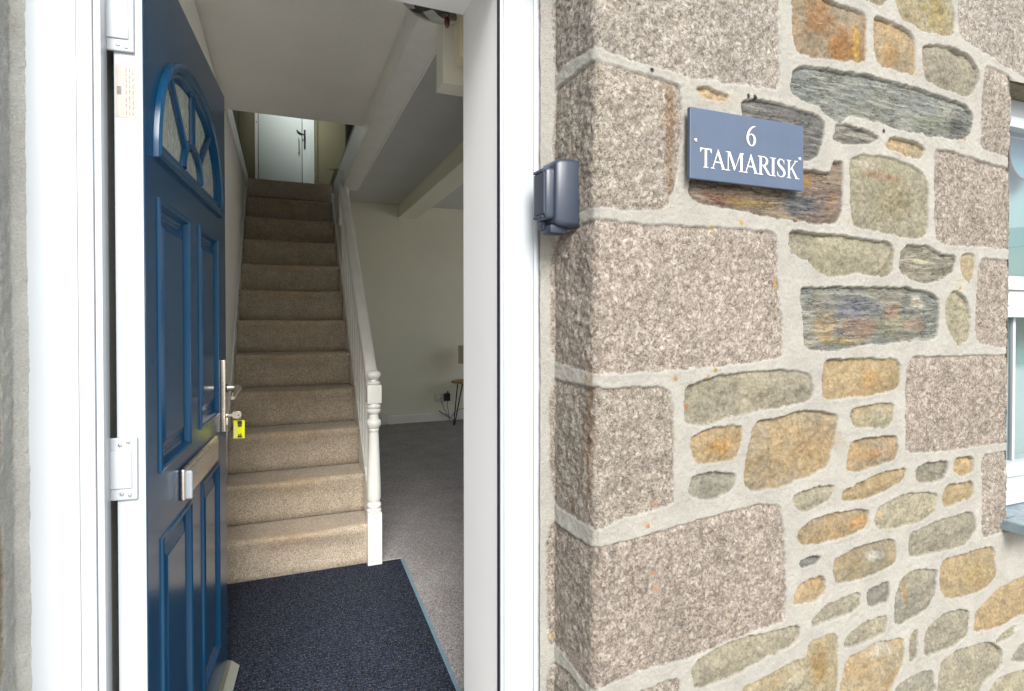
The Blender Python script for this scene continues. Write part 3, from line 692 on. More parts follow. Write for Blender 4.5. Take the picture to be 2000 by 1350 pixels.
struct('floor_landing', MB().box(-.7, 5.27, 2.25, .41, 7.0, LAND-.004), M['stair_carpet'])
struct('floor_upper', MB().box(.5, 3.2, 2.61, 1.05, 7.0, 2.66), M['render'])
struct('wall_understair', MB().prism([(.404, YS+.06, 0), (.404, 4.36, 0), (.404, 4.36, 1.30)], (.02, 0, 0)), M['plaster'])
struct('wall_stair_end', MB().box(.408, 4.36, -.1, .43, 6.62, 2.228), M['magnolia'])
# upper storey
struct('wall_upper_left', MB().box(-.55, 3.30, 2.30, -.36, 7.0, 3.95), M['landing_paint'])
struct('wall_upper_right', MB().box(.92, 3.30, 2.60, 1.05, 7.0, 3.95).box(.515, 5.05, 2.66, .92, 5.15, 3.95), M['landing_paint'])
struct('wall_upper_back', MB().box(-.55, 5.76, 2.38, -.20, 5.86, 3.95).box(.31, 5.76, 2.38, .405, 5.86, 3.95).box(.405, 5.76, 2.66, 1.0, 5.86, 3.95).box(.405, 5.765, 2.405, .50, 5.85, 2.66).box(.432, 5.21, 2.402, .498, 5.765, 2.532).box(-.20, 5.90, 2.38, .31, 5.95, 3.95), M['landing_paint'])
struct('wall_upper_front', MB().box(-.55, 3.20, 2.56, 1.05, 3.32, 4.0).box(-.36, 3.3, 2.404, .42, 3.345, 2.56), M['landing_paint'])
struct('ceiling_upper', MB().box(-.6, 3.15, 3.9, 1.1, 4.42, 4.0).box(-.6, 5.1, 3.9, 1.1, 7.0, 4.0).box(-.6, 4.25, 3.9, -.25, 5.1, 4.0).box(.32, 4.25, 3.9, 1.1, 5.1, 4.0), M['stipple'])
struct('roof', MB().box(-2.3, 1.06, 2.885, 4.2, 3.2, 2.95).box(1.05, 3.2, 2.70, 4.2, 6.8, 2.78).box(-2.3, 3.2, 2.8, -.56, 7.0, 2.95), M['roof_slate'])
struct('wall_outer', MB().box(-2.33, 1.40, -.15, -.6, 1.5, 2.88).box(-.7, 1.4, -.15, -.6, 7.0, 4.0).box(-.7, 7.0, -.15, 1.1, 7.1, 4.0).box(1.0, 6.76, -.15, 4.2, 6.85, 2.9), M['render'])

# stairwell fascias and the beam over the balustrade
bm_ = thing('ceiling_beam', 'painted timber beam above the stair handrail', 'beam')
MB().box(.42, YIN-.005, 2.225, .50, 5.2, 2.40, .003).build('beam_core', M['stair_white'], bm_)
m = MB(); m.box(.407, YIN-.005, 2.162, .512, 4.36, 2.236, .004); m.tube([(.514, YIN, 2.168), (.514, 4.35, 2.168)], .008, 8); m.build('lower_board', M['stair_white'], bm_, True)
b2 = thing('stairwell_fascia', 'pale fascia board along the top of the left stair wall', 'trim board')
MB().box(XL-.09, 3.34, 2.30, XL+.012, 5.55, 2.42, .004).build('board', M['gloss_white'], b2)
rb = thing('ceiling_beam', 'boxed beam on the living room ceiling meeting the far wall', 'beam')
MB().box(1.25, YIN, 2.385, 1.46, 6.60, 2.536, .006).build('boxing', M['magnolia'], rb)
bx = thing('wall_boxing', 'cream boxed-in pipe duct hanging inside the right of the doorway', 'boxing')
m = MB(); m.box(.474, 1.752, 1.950, .62, 1.84, 2.53, .004); m.build('box_panel', M['magnolia'], bx)
m = MB(); m.box(.484, 1.60, 1.968, .52, 1.66, 2.53, .003); m.build('batten', paint('cream_yellow_paint', (.80, .72, .50), .5, .05, .1), bx)
# skirting boards
sk = thing('skirting_board', 'white skirting board along the living room far wall', 'skirting')
MB().box(.44, 6.585, .0, 4.0, 6.602, .10, .006).build('board', M['gloss_white'], sk)
sk = thing('skirting_board', 'thin white skirting rising with the stairs on the left wall', 'skirting')
m = MB(); dz = RIS/GO
m.prism([(XL-.005, YS-.12, .0), (XL-.005, YS-.12, .13), (XL-.005, YS-.02, .20), (XL-.005, 5.3, .20+(5.3-YS+.02)*dz), (XL-.005, 5.3, 2.20), (XL-.005, YS+.1, 0)], (.014, 0, 0)); m.build('board', M['gloss_white'], sk, bevel=.003)

# ================================================================== STAIRS
stair = thing('staircase', 'straight narrow staircase in worn beige loop carpet with white string', 'staircase', (0, YS, 0))
prof = [(.002, -.012), (.001, .04), (0, .09), (-.003, .130), (-.008, .153), (-.0135, .170), (-.0165, .183), (-.0145, .194), (-.006, .2005), (.010, .2025), (.03, .2015), (.09, .200), (.15, .1995), (.20, .199), (GO+.004, .199)]
NX_ = 28
for k in range(12):
    V = []; W = []; rr = random.Random(k)
    off = rr.uniform(-.004, .004)
    for j, (py, pz) in enumerate(prof):
        for i in range(NX_+1):
            u = i/NX_; x = (XL+.006)+(XS+.002-XL-.006)*u
            sag = .004*math.sin(u*math.pi)*(1 if 3 < j < 12 else 0)+.003*math.sin(u*7+k*2+j*.5)*(1 if 2 < j < 13 else 0)
            V.append((x, k*GO+py+(-sag if j < 9 else 0), k*RIS+pz-sag*.7+off*(0 if j in (0, 14) else 1)))
            c = math.exp(-((u-.46)/.24)**2); a = math.exp(-((j-6.5)/2.6)**2)*c*.95+.35*math.exp(-((j-9.5)/2)**2)
            W.append(min(1, a))
    Fs = [(j*(NX_+1)+i, j*(NX_+1)+i+1, (j+1)*(NX_+1)+i+1, (j+1)*(NX_+1)+i) for j in range(len(prof)-1) for i in range(NX_)]
    me = bpy.data.meshes.new('step'); me.from_pydata(V, [], Fs); me.update()
    a = me.attributes.new('wear', 'FLOAT', 'POINT'); a.data.foreach_set('value', W)
    me.polygons.foreach_set('use_smooth', [True]*len(Fs)); me.materials.append(M['stair_carpet'])
    o = bpy.data.objects.new('step', me); col.objects.link(o); o.parent = stair
    sol = o.modifiers.new('thickness', 'SOLIDIFY'); sol.thickness = .01; sol.offset = -1
m = MB(); zc = lambda y, h: (y)*dz+h
m.prism([(XS, 0.03, .0), (XS, -.01, .19), (XS, 0.0, .235), (XS, 2.30, zc(2.30, .235)), (XS, 2.30, zc(2.30, -.10)), (XS, .14, 0)], (.030, 0, 0))
m.build('string', M['stair_white'], stair, bevel=.003)
MB().box(XL, 2.45, 2.18, XS+.02, 2.47, 2.39).build('landing_riser', M['stair_carpet'], stair)

# balustrade
bal = thing('balustrade', 'white painted stair balustrade with turned newel post and sloping handrail', 'balustrade', (.413, 2.832, 0))
nw = MB()
def sq(m, z0, z1, h, b=.004): m.box(-h, -h, z0, h, h, z1, b)
sq(nw, .0, .262, .0345, .005)
nw.lathe([(.022, .255), (.034, .262), (.036, .272), (.031, .280), (.033, .287), (.036, .295), (.033, .304), (.027, .312), (.031, .320), (.0335, .335), (.0325, .40), (.029, .50), (.0255, .60), (.0232, .645), (.0225, .658), (.026, .664), (.024, .672), (.031, .682), (.035, .694), (.036, .702), (.033, .712), (.025, .718), (.023, .728), (.0232, .742), (.030, .748), (.034, .755), (.034, .762), (.028, .768), (.034, .774), (.035, .782), (.030, .789), (.028, .797), (.022, .80)], n=32)
sq(nw, .796, .886, .0345, .006)
nw.lathe([(.02, .882), (.030, .889), (.033, .894), (.028, .900), (.017, .905), (.016, .910), (.026, .917), (.033, .926), (.0345, .934), (.032, .944), (.024, .952), (.010, .957), (.001, .958)], n=32)
nw.build('newel_post', M['stair_white'], bal, True)
# the newel's plug hole
hr = MB(); y0, z0, y1, z1 = .028, .868, 1.505, 2.19
prf = [(-.030, -.012), (-.032, .004), (-.030, .020), (-.022, .031), (-.008, .035), (.008, .035), (.022, .031), (.030, .020), (.032, .004), (.030, -.012), (.020, -.022), (-.020, -.022)]
hr.loops([[(a, y0, z0+b*1.2) for a, b in prf], [(a, (y0+y1)/2, (z0+z1)/2+b*1.2+.002) for a, b in prf], [(a, y1, z1+b*1.2) for a, b in prf]], True, True)
hr.build('handrail', M['stair_white'], bal, True, angle=50)
for i in range(12):
    yy = .115+i*.113; zb_ = .235+dz*(yy-.008)-.004; zt = z0+(yy-y0)*(z1-z0)/(y1-y0)-.018
    s_ = MB(); s_.box(-.0125, yy-.0125, zb_, .0125, yy+.0125, zt, .003); s_.build('spindle', M['stair_white'], bal)
MB().box(-.025, 1.50, 1.90, .022, 1.545, 2.300, .004).build('upper_post', M['stair_white'], bal)

# entrance mat
mt = thing('entrance_mat', 'charcoal blue ribbed entrance mat with metal edging at the foot of the stairs', 'mat', (0, 0, 0))
MB().prism([(-.305, 1.28, .002), (.50, 1.28, .002), (.513, 1.76, .002), (.540, 2.825, .002), (.382, 2.838, .002), (XL, 2.842, .002)], (0, 0, .009)).build('pile', M['mat'], mt)
m = MB(); m.prism([(.500, 1.28, .002), (.513, 1.28, .002), (.555, 2.835, .002), (.540, 2.825, .002)], (0, 0, .0095))
m.build('edging', M['trim_blue'], mt)
m = MB(); m.prism([(.448, 2.827, .002), (.555, 2.826, .002), (.555, 2.836, .002), (.448, 2.837, .002)], (0, 0, .0092)); m.build('edging', M['letter'], mt)

# ================================================================== DOOR FRAME
fr = thing('door_frame', 'glossy white plastic frame around the open doorway', 'door frame', (0, 1.2, 0))
m = MB()     # left jamb, stepped profile
m.box(-.416, .010, -.10, -.404, .07, 2.09, .002).box(-.404, .003, -.10, -.330, .07, 2.09, .003).box(-.330, .0, -.10, -.306, .07, 2.09, .004).box(-.306, .004, -.10, -.294, .045, 1.97, .004)
m.build('jamb', M['upvc'], fr, True)
m = MB(); m.box(.466, .0, -.10, .486, .012, 2.09, .004).box(.4575, .003, -.10, .466, .012, 2.09, .002).box(.486, .003, -.10, .540, .07, 2.09, .003).box(.540, .0, -.10, .550, .07, 2.09, .003).box(.550, .010, -.10, .560, .07, 2.09, .002)
m.build('jamb', M['upvc'], fr, True)
m = MB(); m.box(.4545, .002, -.10, .4575, .016, 2.03); m.build('seal', M['gasket'], fr)
m = MB(); m.box(-.33, .003, 1.97, .486, .07, 2.09, .003); m.build('frame_head', M['upvc'], fr)
m = MB(); m.box(-.33, .0, -.10, .486, .09, -.02, .004); m.build('threshold', M['weather_bar'], fr)

# ================================================================== FRONT DOOR
DA = R(4.2); DW = .862; DT = .047; ZT = 1.938; ZB = .012
door = thing('front_door', 'open glossy blue panelled front door with arched glazing', 'door', (-.238, 1.25, 0), R(90)-DA)
# leaf from a filled outline with panel and arch openings; local x = width, outer face at y = 0 facing -y
GC, GHW, GB, GT = .4125, .335, 1.545, 1.79
def arch(ins, n=40, z0=None):
    hw = GHW-ins; b = GB+ins; rise = (GT-ins)-b; pts = []
    for i in range(n+1):
        t = math.pi*i/n; c, s_ = math.cos(t), math.sin(t); e = 2/2.25
        pts.append((GC+hw*math.copysign(abs(c)**e, c), b+rise*abs(s_)**e))
    return pts
PAN = [(.085, .34, .895, 1.443), (.462, .712, .915, 1.448), (.092, .345, .19, .750), (.480, .712, .19, .758)]
cu = bpy.data.curves.new('leaf', 'CURVE'); cu.dimensions = '2D'; cu.fill_mode = 'BOTH'; cu.extrude = DT/2-.004
cu.bevel_depth = .0
def spl(pts):
    sp = cu.splines.new('POLY'); sp.points.add(len(pts)-1); sp.use_cyclic_u = True
    for q, (a, b) in zip(sp.points, pts): q.co = (a, b, 0, 1)
spl([(0, ZB), (DW, ZB), (DW, ZT), (0, ZT)])
for a, b, c, d in PAN: spl([(a, c), (b, c), (b, d), (a, d)])
spl(arch(0))
tmp = bpy.data.objects.new('tmp', cu); col.objects.link(tmp); dg = bpy.context.evaluated_depsgraph_get()
me = bpy.data.meshes.new_from_object(tmp.evaluated_get(dg)); bpy.data.objects.remove(tmp)
me.transform(Matrix.Translation((0, DT/2-.004, 0)) @ Matrix.Rotation(R(90), 4, 'X')); me.name = 'leaf'
me.materials.clear(); me.materials.append(M['door'])
leaf = bpy.data.objects.new('leaf', me); col.objects.link(leaf); leaf.parent = door
cu = bpy.data.curves.new('skin', 'CURVE'); cu.dimensions = '2D'; cu.fill_mode = 'BOTH'; cu.extrude = .0036
spl([(-.0003, ZB), (DW, ZB), (DW, ZT), (-.0003, ZT)]); spl(arch(-.004))
tmp = bpy.data.objects.new('tmp', cu); col.objects.link(tmp); dg = bpy.context.evaluated_depsgraph_get()
me = bpy.data.meshes.new_from_object(tmp.evaluated_get(dg)); bpy.data.objects.remove(tmp)
me.transform(Matrix.Translation((0, DT-.0042, 0)) @ Matrix.Rotation(R(90), 4, 'X')); me.name = 'inner_skin'
me.materials.clear(); me.materials.append(M['upvc']); o = bpy.data.objects.new('inner_skin', me); col.objects.link(o); o.parent = door
MB().box(-.005, .0012, ZB, -.0003, DT, ZT, .001).build('hinge_edge', M['upvc'], door)
for i, (a, b, c, d) in enumerate(PAN):
    m = MB(); L_ = []
    for ins, h in ((-.006, .0), (-.004, -.004), (.001, -.0052), (.006, -.003), (.009, .002), (.014, .0085), (.022, .0095), (.026, .0085), (.030, .0095), (.050, .0030), (.053, .0010), (.056, .0010)):
        L_.append([(a+ins, h, c+ins), (b-ins, h, c+ins), (b-ins, h, d-ins), (a+ins, h, d-ins)])
    m.loops(L_, False, True); m.build('panel', M['door'], door, True, angle=12)
glz = thing('glazing', None, None); glz.parent = door
m = MB(); L_ = []
for ins, h in ((-.022, .0), (-.021, -.009), (-.015, -.013), (-.006, -.012), (.002, -.007), (.006, -.003), (.012, -.004), (.020, .001), (.026, .012)):
    L_.append([(x, h, z) for x, z in arch(ins)])
m.loops(L_); m.build('arch_moulding', M['door'], glz, True, angle=35)
m = MB(); m.poly([(x, .010, z) for x, z in arch(.018)]); m.poly([(x, .0105, z) for x, z in arch(.018)][::-1]) if False else None
m.build('glass_pane', M['obscure'], glz)
sol = glz.children[-1].modifiers.new('t', 'SOLIDIFY'); sol.thickness = .004; sol.offset = 1
m = MB(); hb = GB+.022
hub = [(GC+.095*math.cos(math.pi*i/16), .0, hb+.075*math.sin(math.pi*i/16)) for i in range(17)]
def bar(m, pts, w_=.011, y=-.003, d_=.010):
    ls = []
    for i, p in enumerate(pts):
        p = Vector(p); q = (Vector(pts[min(i+1, len(pts)-1)])-Vector(pts[max(i-1, 0)])).normalized(); nn = Vector((-q.z, 0, q.x))
        ls.append([p+nn*w_+Vector((0, y+d_, 0)), p+nn*w_*.75+Vector((0, y+.002, 0)), p+nn*w_*.3+Vector((0, y, 0)), p-nn*w_*.3+Vector((0, y, 0)), p-nn*w_*.75+Vector((0, y+.002, 0)), p-nn*w_+Vector((0, y+d_, 0))])
    m.loops(ls, True, True)
bar(m, hub, .012)
for ang in (140, 90, 40):
    t = R(ang); p = Vector((GC+.095*math.cos(t), .0003, hb+.075*math.sin(t)))
    q = p.copy(); A_ = arch(.006)
    while True:
        q2 = q+Vector((math.cos(t), 0, math.sin(t)))*.004; e = abs((q2.x-GC)/(GHW-.006))**2.25+abs((q2.z-GB-.006)/(GT-GB-.012))**2.25
        if e > 1: break
        q = q2
    bar(m, [p, tuple(q)], .010)
m.build('glazing_bars', M['door'], glz, True, angle=50)
# letterbox
m = MB(); m.box(.240, -.012, .784, .648, .001, .858, .006, 3); m.build('letterbox', M['steel'], door, True)
lb = door.children[-1]
m = MB(); m.box(.252, -.0145, .795, .636, -.0118, .847, .002); m.build('flap', M['steel'], lb, True)
m = MB(); m.box(.2385, -.026, .788, .250, -.010, .854, .005, 3); m.build('end_lip', M['upvc'], lb, True)
# handle plate, lever, cylinder
hp = thing('handle', None, None); hp.parent = door
m = MB(); m.box(.762, -.014, .845, .795, .0015, 1.075, .004, 3); m.build('backplate', M['steel'], hp, True)
m = MB(); zl = .984
m.tube([(.779, -.010, zl), (.779, -.034, zl+.001), (.777, -.046, zl+.001), (.770, -.051, zl), (.752, -.052, zl-.002), (.70, -.050, zl-.011), (.672, -.048, zl-.020)], [.0105, .0095, .0095, .0095, .0088, .0075, .0065], 14)
m.build('lever', M['steel'], hp, True)
m = MB(); m.lathe([(.013, -.012), (.013, -.017), (.008, -.018)], (.779, 0, zl), axis='y'); m.build('rose', M['safe_dark'], hp, True)
m = MB(); m.lathe([(.0085, -.010), (.0085, -.018), (.007, -.019)], (.779, 0, .896), axis='y'); m.box(.774, -.0185, .866, .784, -.010, .896, .002); m.build('cylinder', M['steel'], hp, True)
m = MB(); m.box(DW, .006, .70, DW+.003, .040, 1.16, .001); m.build('lock_faceplate', M['screw'], door)
m = MB(); m.prism([(0, .0, .014), (0, -.012, .012), (0, -.034, .030), (0, -.036, .038), (0, -.012, .058), (0, .0, .062)], (DW, 0, 0)); m.build('weather_bar', M['weather_bar'], door)
# label stuck to the hinge edge
lbm = MB(); lbm.box(-.0056, .004, 1.575, -.0050, .044, 1.672); lbm.build('sticker', M['paper'], door); stk = door.children[-1]
m = MB()
for k_ in range(7): m.box(-.0058, .035, 1.617+k_*.0022, -.0056, .042, 1.6182+k_*.0022)
m.build('barcode', M['barcode'], stk)
m = MB(); rr = random.Random(3)
for c_ in range(4):
    zz = 1.580
    while zz < 1.664:
        l_ = rr.uniform(.002, .009)
        if not (c_ == 0): m.box(-.0058, .010+c_*.0055, zz, -.0056, .0116+c_*.0055, min(zz+l_, 1.667))
        zz += l_+rr.uniform(.002, .006)
m.build('small_print', M['print'], stk)
def hinge(zm, flip=1):
    h = thing('hinge', None, None); h.parent = door
    m = MB()
    m.box(-.012, .013, zm-.058, -.0045, .078, zm+.058, .0028, 3)
    m.build('hinge_plate', M['upvc'], h, True)
    m = MB(); m.box(-.0150, .021, zm-.036, -.0095, .070, zm+.034, .002, 3); m.build('hinge_cover', M['upvc'], h, True)
    for (yy, zz) in ((.040, .045), (.027, .050), (.038, -.046), (.025, -.049)):
        m = MB(); m.lathe([(.0001, -.0145), (.0030, -.0140), (.0036, -.0122), (.0036, -.010)], (0, yy, zm+zz), n=14, axis='x'); m.build('screw', M['screw'], h, True)
hinge(.925); hinge(1.752)

# key in the lock with its fob (local to the door's frame, built at world place)
DM = Matrix.Translation((-.238, 1.25, 0)) @ Matrix.Rotation(R(90)-DA, 4, 'Z')
kp = DM @ Vector((.779, -.019, .896))
key = thing('key', 'silver key left in the front door lock with a yellow tag', 'key', kp, R(90)-DA)
m = MB(); m.box(-.0015, -.014, -.004, .0015, .004, .004, .0006)
m.build('shank', M['key'], key)
m = MB(); bow = [(a+.010, b) for a, b in [(-.020, -.004), (-.024, -.010), (-.030, -.012), (-.042, -.011), (-.048, -.005), (-.049, .003), (-.045, .010), (-.034, .012), (-.024, .010), (-.020, .004)]]
m.prism([(-.0014, a, b) for a, b in bow], (.0028, 0, 0)); m.build('bow', M['key'], key, bevel=.0006)
m = MB(); m.lathe([(.0022, -.0018), (.0022, .0018)], (0, -.030, -.001), n=10, axis='x'); m.build('bow_hole', M['fob_dark'], key)
ring = []; 
for i in range(19): t = 2*math.pi*i/18; ring.append((.004*math.cos(t)*.4, -.031+.0045*math.cos(t), -.010+.009*math.sin(t)))
m = MB(); m.tube(ring, .0007, 6); m.build('ring', M['key'], key, True)
fp = key.matrix_world
FM = Matrix.Translation(kp) @ Matrix.Rotation(R(90)-DA, 4, 'Z') @ Matrix.Translation((0, -.031, -.018))
fob = thing('key_fob', 'bright yellow plastic fob with dark print hanging from the door key', 'key fob', FM.to_translation(), R(-14))
m = MB(); m.box(-.0175, -.0015, -.058, .0175, .0015, .0, .0014, 3); m.build('tag', M['fob'], fob, True)
m = MB(); rr = random.Random(2)
for (a, b, c, d) in ((-.004, -.013, .010, -.001), (-.003, -.019, .009, -.0135), (-.001, -.022, .003, -.0195), (.005, -.021, .008, -.0195), (-.004, -.055, .010, -.049), (-.002, -.0485, .002, -.044), (.004, -.0485, .008, -.042)):
    m.box(a, -.0020, b, c, -.0014, d)
m.build('print', M['fob_dark'], fob)
m = MB()
for i in range(9): m.box(-.0135, -.0020, -.052+i*.0045, -.0075, -.0014, -.049+i*.0045)
m.build('white_print', M['letter'], fob)

# ================================================================== KEY SAFE on the stone reveal
kc = at(1112, 385, (CORN.x, CORN.y, 0), (rev_dir.y, -rev_dir.x, 0))
ks = thing('key_safe', 'dark grey plastic key safe box fixed to the granite reveal', 'key safe', (kc.x, kc.y, kc.z), math.atan2(rev_dir.y, rev_dir.x)-R(90)-R(2))
ks.location.x -= .006; ks.scale = (1.06, 1.06, 1.10)
# local: -x points out of the reveal, y runs into the doorway, z up
def ksx(m, pts, x0, x1, inset=.010):
    a = [(x0, y, z) for y, z in pts]
    cy = sum(p[0] for p in pts)/len(pts); cz = sum(p[1] for p in pts)/len(pts)
    L_ = [a]
    for f, i in ((.55, 0), (.82, .25), (.95, .6), (1.0, 1.0)):
        L_.append([(x0+(x1-x0)*f, y+(cy-y)*inset*i/max(abs(y-cy), .02), z+(cz-z)*inset*i/max(abs(z-cz), .02)) for y, z in pts])
    m.loops(L_, True, True)
rect = lambda y0, y1, z0, z1, c: [(y0+c, z0), (y1-c, z0), (y1-c*.3, z0+c*.3), (y1, z0+c), (y1, z1-c), (y1-c*.3, z1-c*.3), (y1-c, z1), (y0+c, z1), (y0+c*.3, z1-c*.3), (y0, z1-c), (y0, z0+c), (y0+c*.3, z0+c*.3)]
m = MB(); ksx(m, rect(-.036, .036, -.066, .068, .010), .010, -.046, .008); m.build('body', M['safe'], ks, True, angle=60)
m = MB(); ksx(m, rect(-.022, .030, -.052, .050, .008), -.044, -.064, .006); m.build('weather_cover', M['safe'], ks, True, angle=60)
m = MB(); m.box(-.0665, -.017, -.042, -.062, .024, .040, .002)
for i in range(5):
    m.box(-.068, -.012+i*.008, .041, -.061, -.009+i*.008, .047, .0006); m.box(-.068, -.012+i*.008, -.049, -.061, -.009+i*.008, -.043, .0006)
m.build('cover_recess', M['safe_dark'], ks)
m = MB(); m.box(-.052, -.020, -.078, -.012, .016, -.062, .003); m.box(-.056, .004, -.070, -.044, .026, -.052, .003); m.build('release_catch', M['safe_dark'], ks, True)
m = MB(); m.box(-.020, -.004, .066, -.004, .022, .074, .003); m.build('top_clip', M['safe_dark'], ks, True)

# ================================================================== HOUSE SIGN
YS_ = 1.010
a0 = atY(1345, 203, YS_); a1 = atY(1568, 250, YS_); a2 = atY(1350, 347, YS_); a3 = atY(1571, 375, YS_)
sx0, sx1 = (a0.x+a2.x)/2, (a1.x+a3.x)/2; sz1 = (a0.z+a1.z)/2; sz0 = (a2.z+a3.z)/2
sg = thing('house_sign', 'blue grey slate house name plaque with cream lettering', 'sign', ((sx0+sx1)/2, YS_, sz0))
W2 = (sx1-sx0)/2; HS = sz1-sz0
m = MB(); m.box(-W2, 0, 0, W2, .010, HS, .002); m.build('plaque', M['sign'], sg)
for a_, b_ in ((-.7, -.6), (.6, .7)):
    m = MB(); m.box(W2*a_, .0095, HS*.2, W2*b_, .028, HS*.8); m.build('spacer', M['safe_dark'], sg)
ZP = [0.0]
def quad(m, pts, ox, oz, sx, sz):
    ZP[0] += .00004
    y = -.0006-ZP[0] % .0006
    m.poly([(ox+a*sx, y, oz+b*sz) for a, b in pts])
def stroke(m, pts, ox, oz, sx, sz):      # (x, y, width) centre line
    n = len(pts); ZP[0] += .00004; y = -.0006-ZP[0] % .0006; Lp, Rp = [], []
    for i, (a, b, w_) in enumerate(pts):
        p = pts[max(i-1, 0)]; q = pts[min(i+1, n-1)]; dx, dy = q[0]-p[0], q[1]-p[1]; l = math.hypot(dx, dy) or 1
        nx, ny = -dy/l*w_/2, dx/l*w_/2; Lp.append((a+nx, b+ny)); Rp.append((a-nx, b-ny))
    for i in range(n-1): m.poly([(ox+a*sx, y, oz+b*sz) for a, b in (Lp[i], Lp[i+1], Rp[i+1], Rp[i])])
def bez(P, n=10):
    out = []
    for k in range(len(P)-1):
        p0 = P[max(k-1, 0)]; p1 = P[k]; p2 = P[k+1]; p3 = P[min(k+2, len(P)-1)]
        for i in range(n):
            t = i/n; out.append(tuple(.5*((2*p1[j])+(-p0[j]+p2[j])*t+(2*p0[j]-5*p1[j]+4*p2[j]-p3[j])*t*t+(-p0[j]+3*p1[j]-3*p2[j]+p3[j])*t**3) for j in range(3)))
    return out+[P[-1]]
# glyphs in a box 1 high; widths are the letter's own
def serif(m, x, y, w_, o, up=0): quad(m, [(x-w_/2, y), (x+w_/2, y), (x+w_/2*.8, y+(.045 if not up else -.045)), (x-w_/2*.8, y+(.045 if not up else -.045))], *o)
def gT(m, o):
    quad(m, [(.31, .02), (.45, .02), (.45, .98), (.31, .98)], *o); quad(m, [(.02, .94), (.74, .94), (.74, 1.0), (.02, 1.0)], *o)
    quad(m, [(.02, .78), (.05, .78), (.13, .94), (.04, .98)], *o); quad(m, [(.74, .78), (.71, .78), (.63, .94), (.72, .98)], *o); serif(m, .38, 0, .34, o)
def gA(m, o):
    quad(m, [(.10, .02), (.15, .02), (.47, .90), (.43, 1.0)], *o); quad(m, [(.43, 1.02), (.47, 1.02), (.86, .02), (.70, .02), (.40, .86)], *o)
    quad(m, [(.21, .32), (.62, .32), (.60, .385), (.24, .385)], *o); serif(m, .12, 0, .26, o); serif(m, .79, 0, .30, o)
def gM(m, o):
    quad(m, [(.12, .02), (.17, .02), (.18, .97), (.13, .97)], *o); quad(m, [(.13, 1.0), (.27, 1.0), (.58, .22), (.52, .02), (.50, .02)], *o)
    quad(m, [(.51, .02), (.56, .12), (.90, .98), (.84, .98)], *o); quad(m, [(.86, .02), (1.0, .02), (1.0, .98), (.86, .98)], *o)
    serif(m, .14, 0, .26, o); serif(m, .93, 0, .32, o); quad(m, [(.02, .96), (.22, .96), (.22, 1.0), (.02, 1.0)], *o); quad(m, [(.84, .955), (1.08, .955), (1.08, 1.0), (.84, 1.0)], *o)
def gR(m, o):
    quad(m, [(.14, .02), (.28, .02), (.28, .98), (.14, .98)], *o); serif(m, .21, 0, .34, o); quad(m, [(.03, .955), (.25, .955), (.25, 1.0), (.03, 1.0)], *o)
    stroke(m, bez([(.26, .972, .05), (.42, .97, .05), (.56, .89, .10), (.60, .75, .14), (.55, .60, .11), (.42, .52, .05), (.26, .50, .05)]), *o)
    stroke(m, [(.38, .52, .13), (.56, .28, .14), (.70, .09, .13), (.80, .02, .05), (.90, .015, .03)], *o)
def gI(m, o):
    quad(m, [(.12, .02), (.26, .02), (.26, .98), (.12, .98)], *o); serif(m, .19, 0, .36, o); serif(m, .19, 1, .36, o, 1)
def gS(m, o):
    stroke(m, bez([(.50, .72, .02), (.47, .88, .04), (.34, .975, .05), (.20, .95, .08), (.11, .82, .12), (.15, .67, .14), (.32, .53, .16), (.48, .38, .15), (.53, .22, .13), (.44, .07, .09), (.28, .022, .05), (.13, .09, .04), (.06, .28, .02)]), *o)
    quad(m, [(.485, .72), (.515, .72), (.50, .98), (.48, .98)], *o); quad(m, [(.045, .02), (.065, .02), (.075, .28), (.045, .28)], *o)
def gK(m, o):
    quad(m, [(.13, .02), (.27, .02), (.27, .98), (.13, .98)], *o); serif(m, .20, 0, .34, o); serif(m, .20, 1, .34, o, 1)
    quad(m, [(.26, .47), (.31, .47), (.73, .97), (.66, .97)], *o); quad(m, [(.33, .56), (.42, .64), (.84, .03), (.68, .03)], *o); serif(m, .80, 0, .34, o); serif(m, .70, 1, .26, o, 1)
def g6(m, o):
    stroke(m, bez([(.60, .99, .03), (.42, .93, .07), (.24, .77, .11), (.13, .55, .13), (.11, .34, .14), (.19, .13, .11), (.34, .03, .05), (.49, .09, .09), (.57, .28, .14), (.53, .47, .12), (.40, .575, .06), (.26, .56, .04), (.16, .46, .03)]), *o)
lets = [(gT, 283, 430, .76), (gA, 415, 603, .96), (gM, 592, 812, 1.08), (gA, 812, 990, .96), (gR, 972, 1148, .92), (gI, 1120, 1200, .38), (gS, 1205, 1308, .58), (gK, 1318, 1478, .97)]
ox_ = (sx0+sx1)/2
for i, (g, p0, p1, wd) in enumerate(lets):
    mid = (p0+p1)/2; yb_ = 180+(905+(mid-350)*(1065-905)/1100)/6.137; yt_ = 180+(665+(mid-350)*(855-665)/1100)/6.137
    b0 = atY(1320+p0/6.137, yb_, YS_); b1 = atY(1320+p1/6.137, yb_, YS_); tt = atY(1320+mid/6.137, yt_, YS_)
    if i == 0: BZ = atY(1320+345/6.137, 180+905/6.137, YS_).z-sz0; TZ = atY(1320+345/6.137, 180+672/6.137, YS_).z-sz0
    m = MB(); g(m, (b0.x-ox_, BZ, (b1.x-b0.x)/wd, TZ-BZ)); m.build('letter', M['letter'], sg)
b0 = atY(1320+835/6.137, 285, YS_); b1 = atY(1320+955/6.137, 285, YS_); z6b = atY(1466, 180+650/6.137, YS_).z-sz0; z6t = atY(1466, 180+403/6.137, YS_).z-sz0
m = MB(); g6(m, (b0.x-ox_, z6b, (b1.x-b0.x)/.64, z6t-z6b)); m.build('numeral', M['letter'], sg)
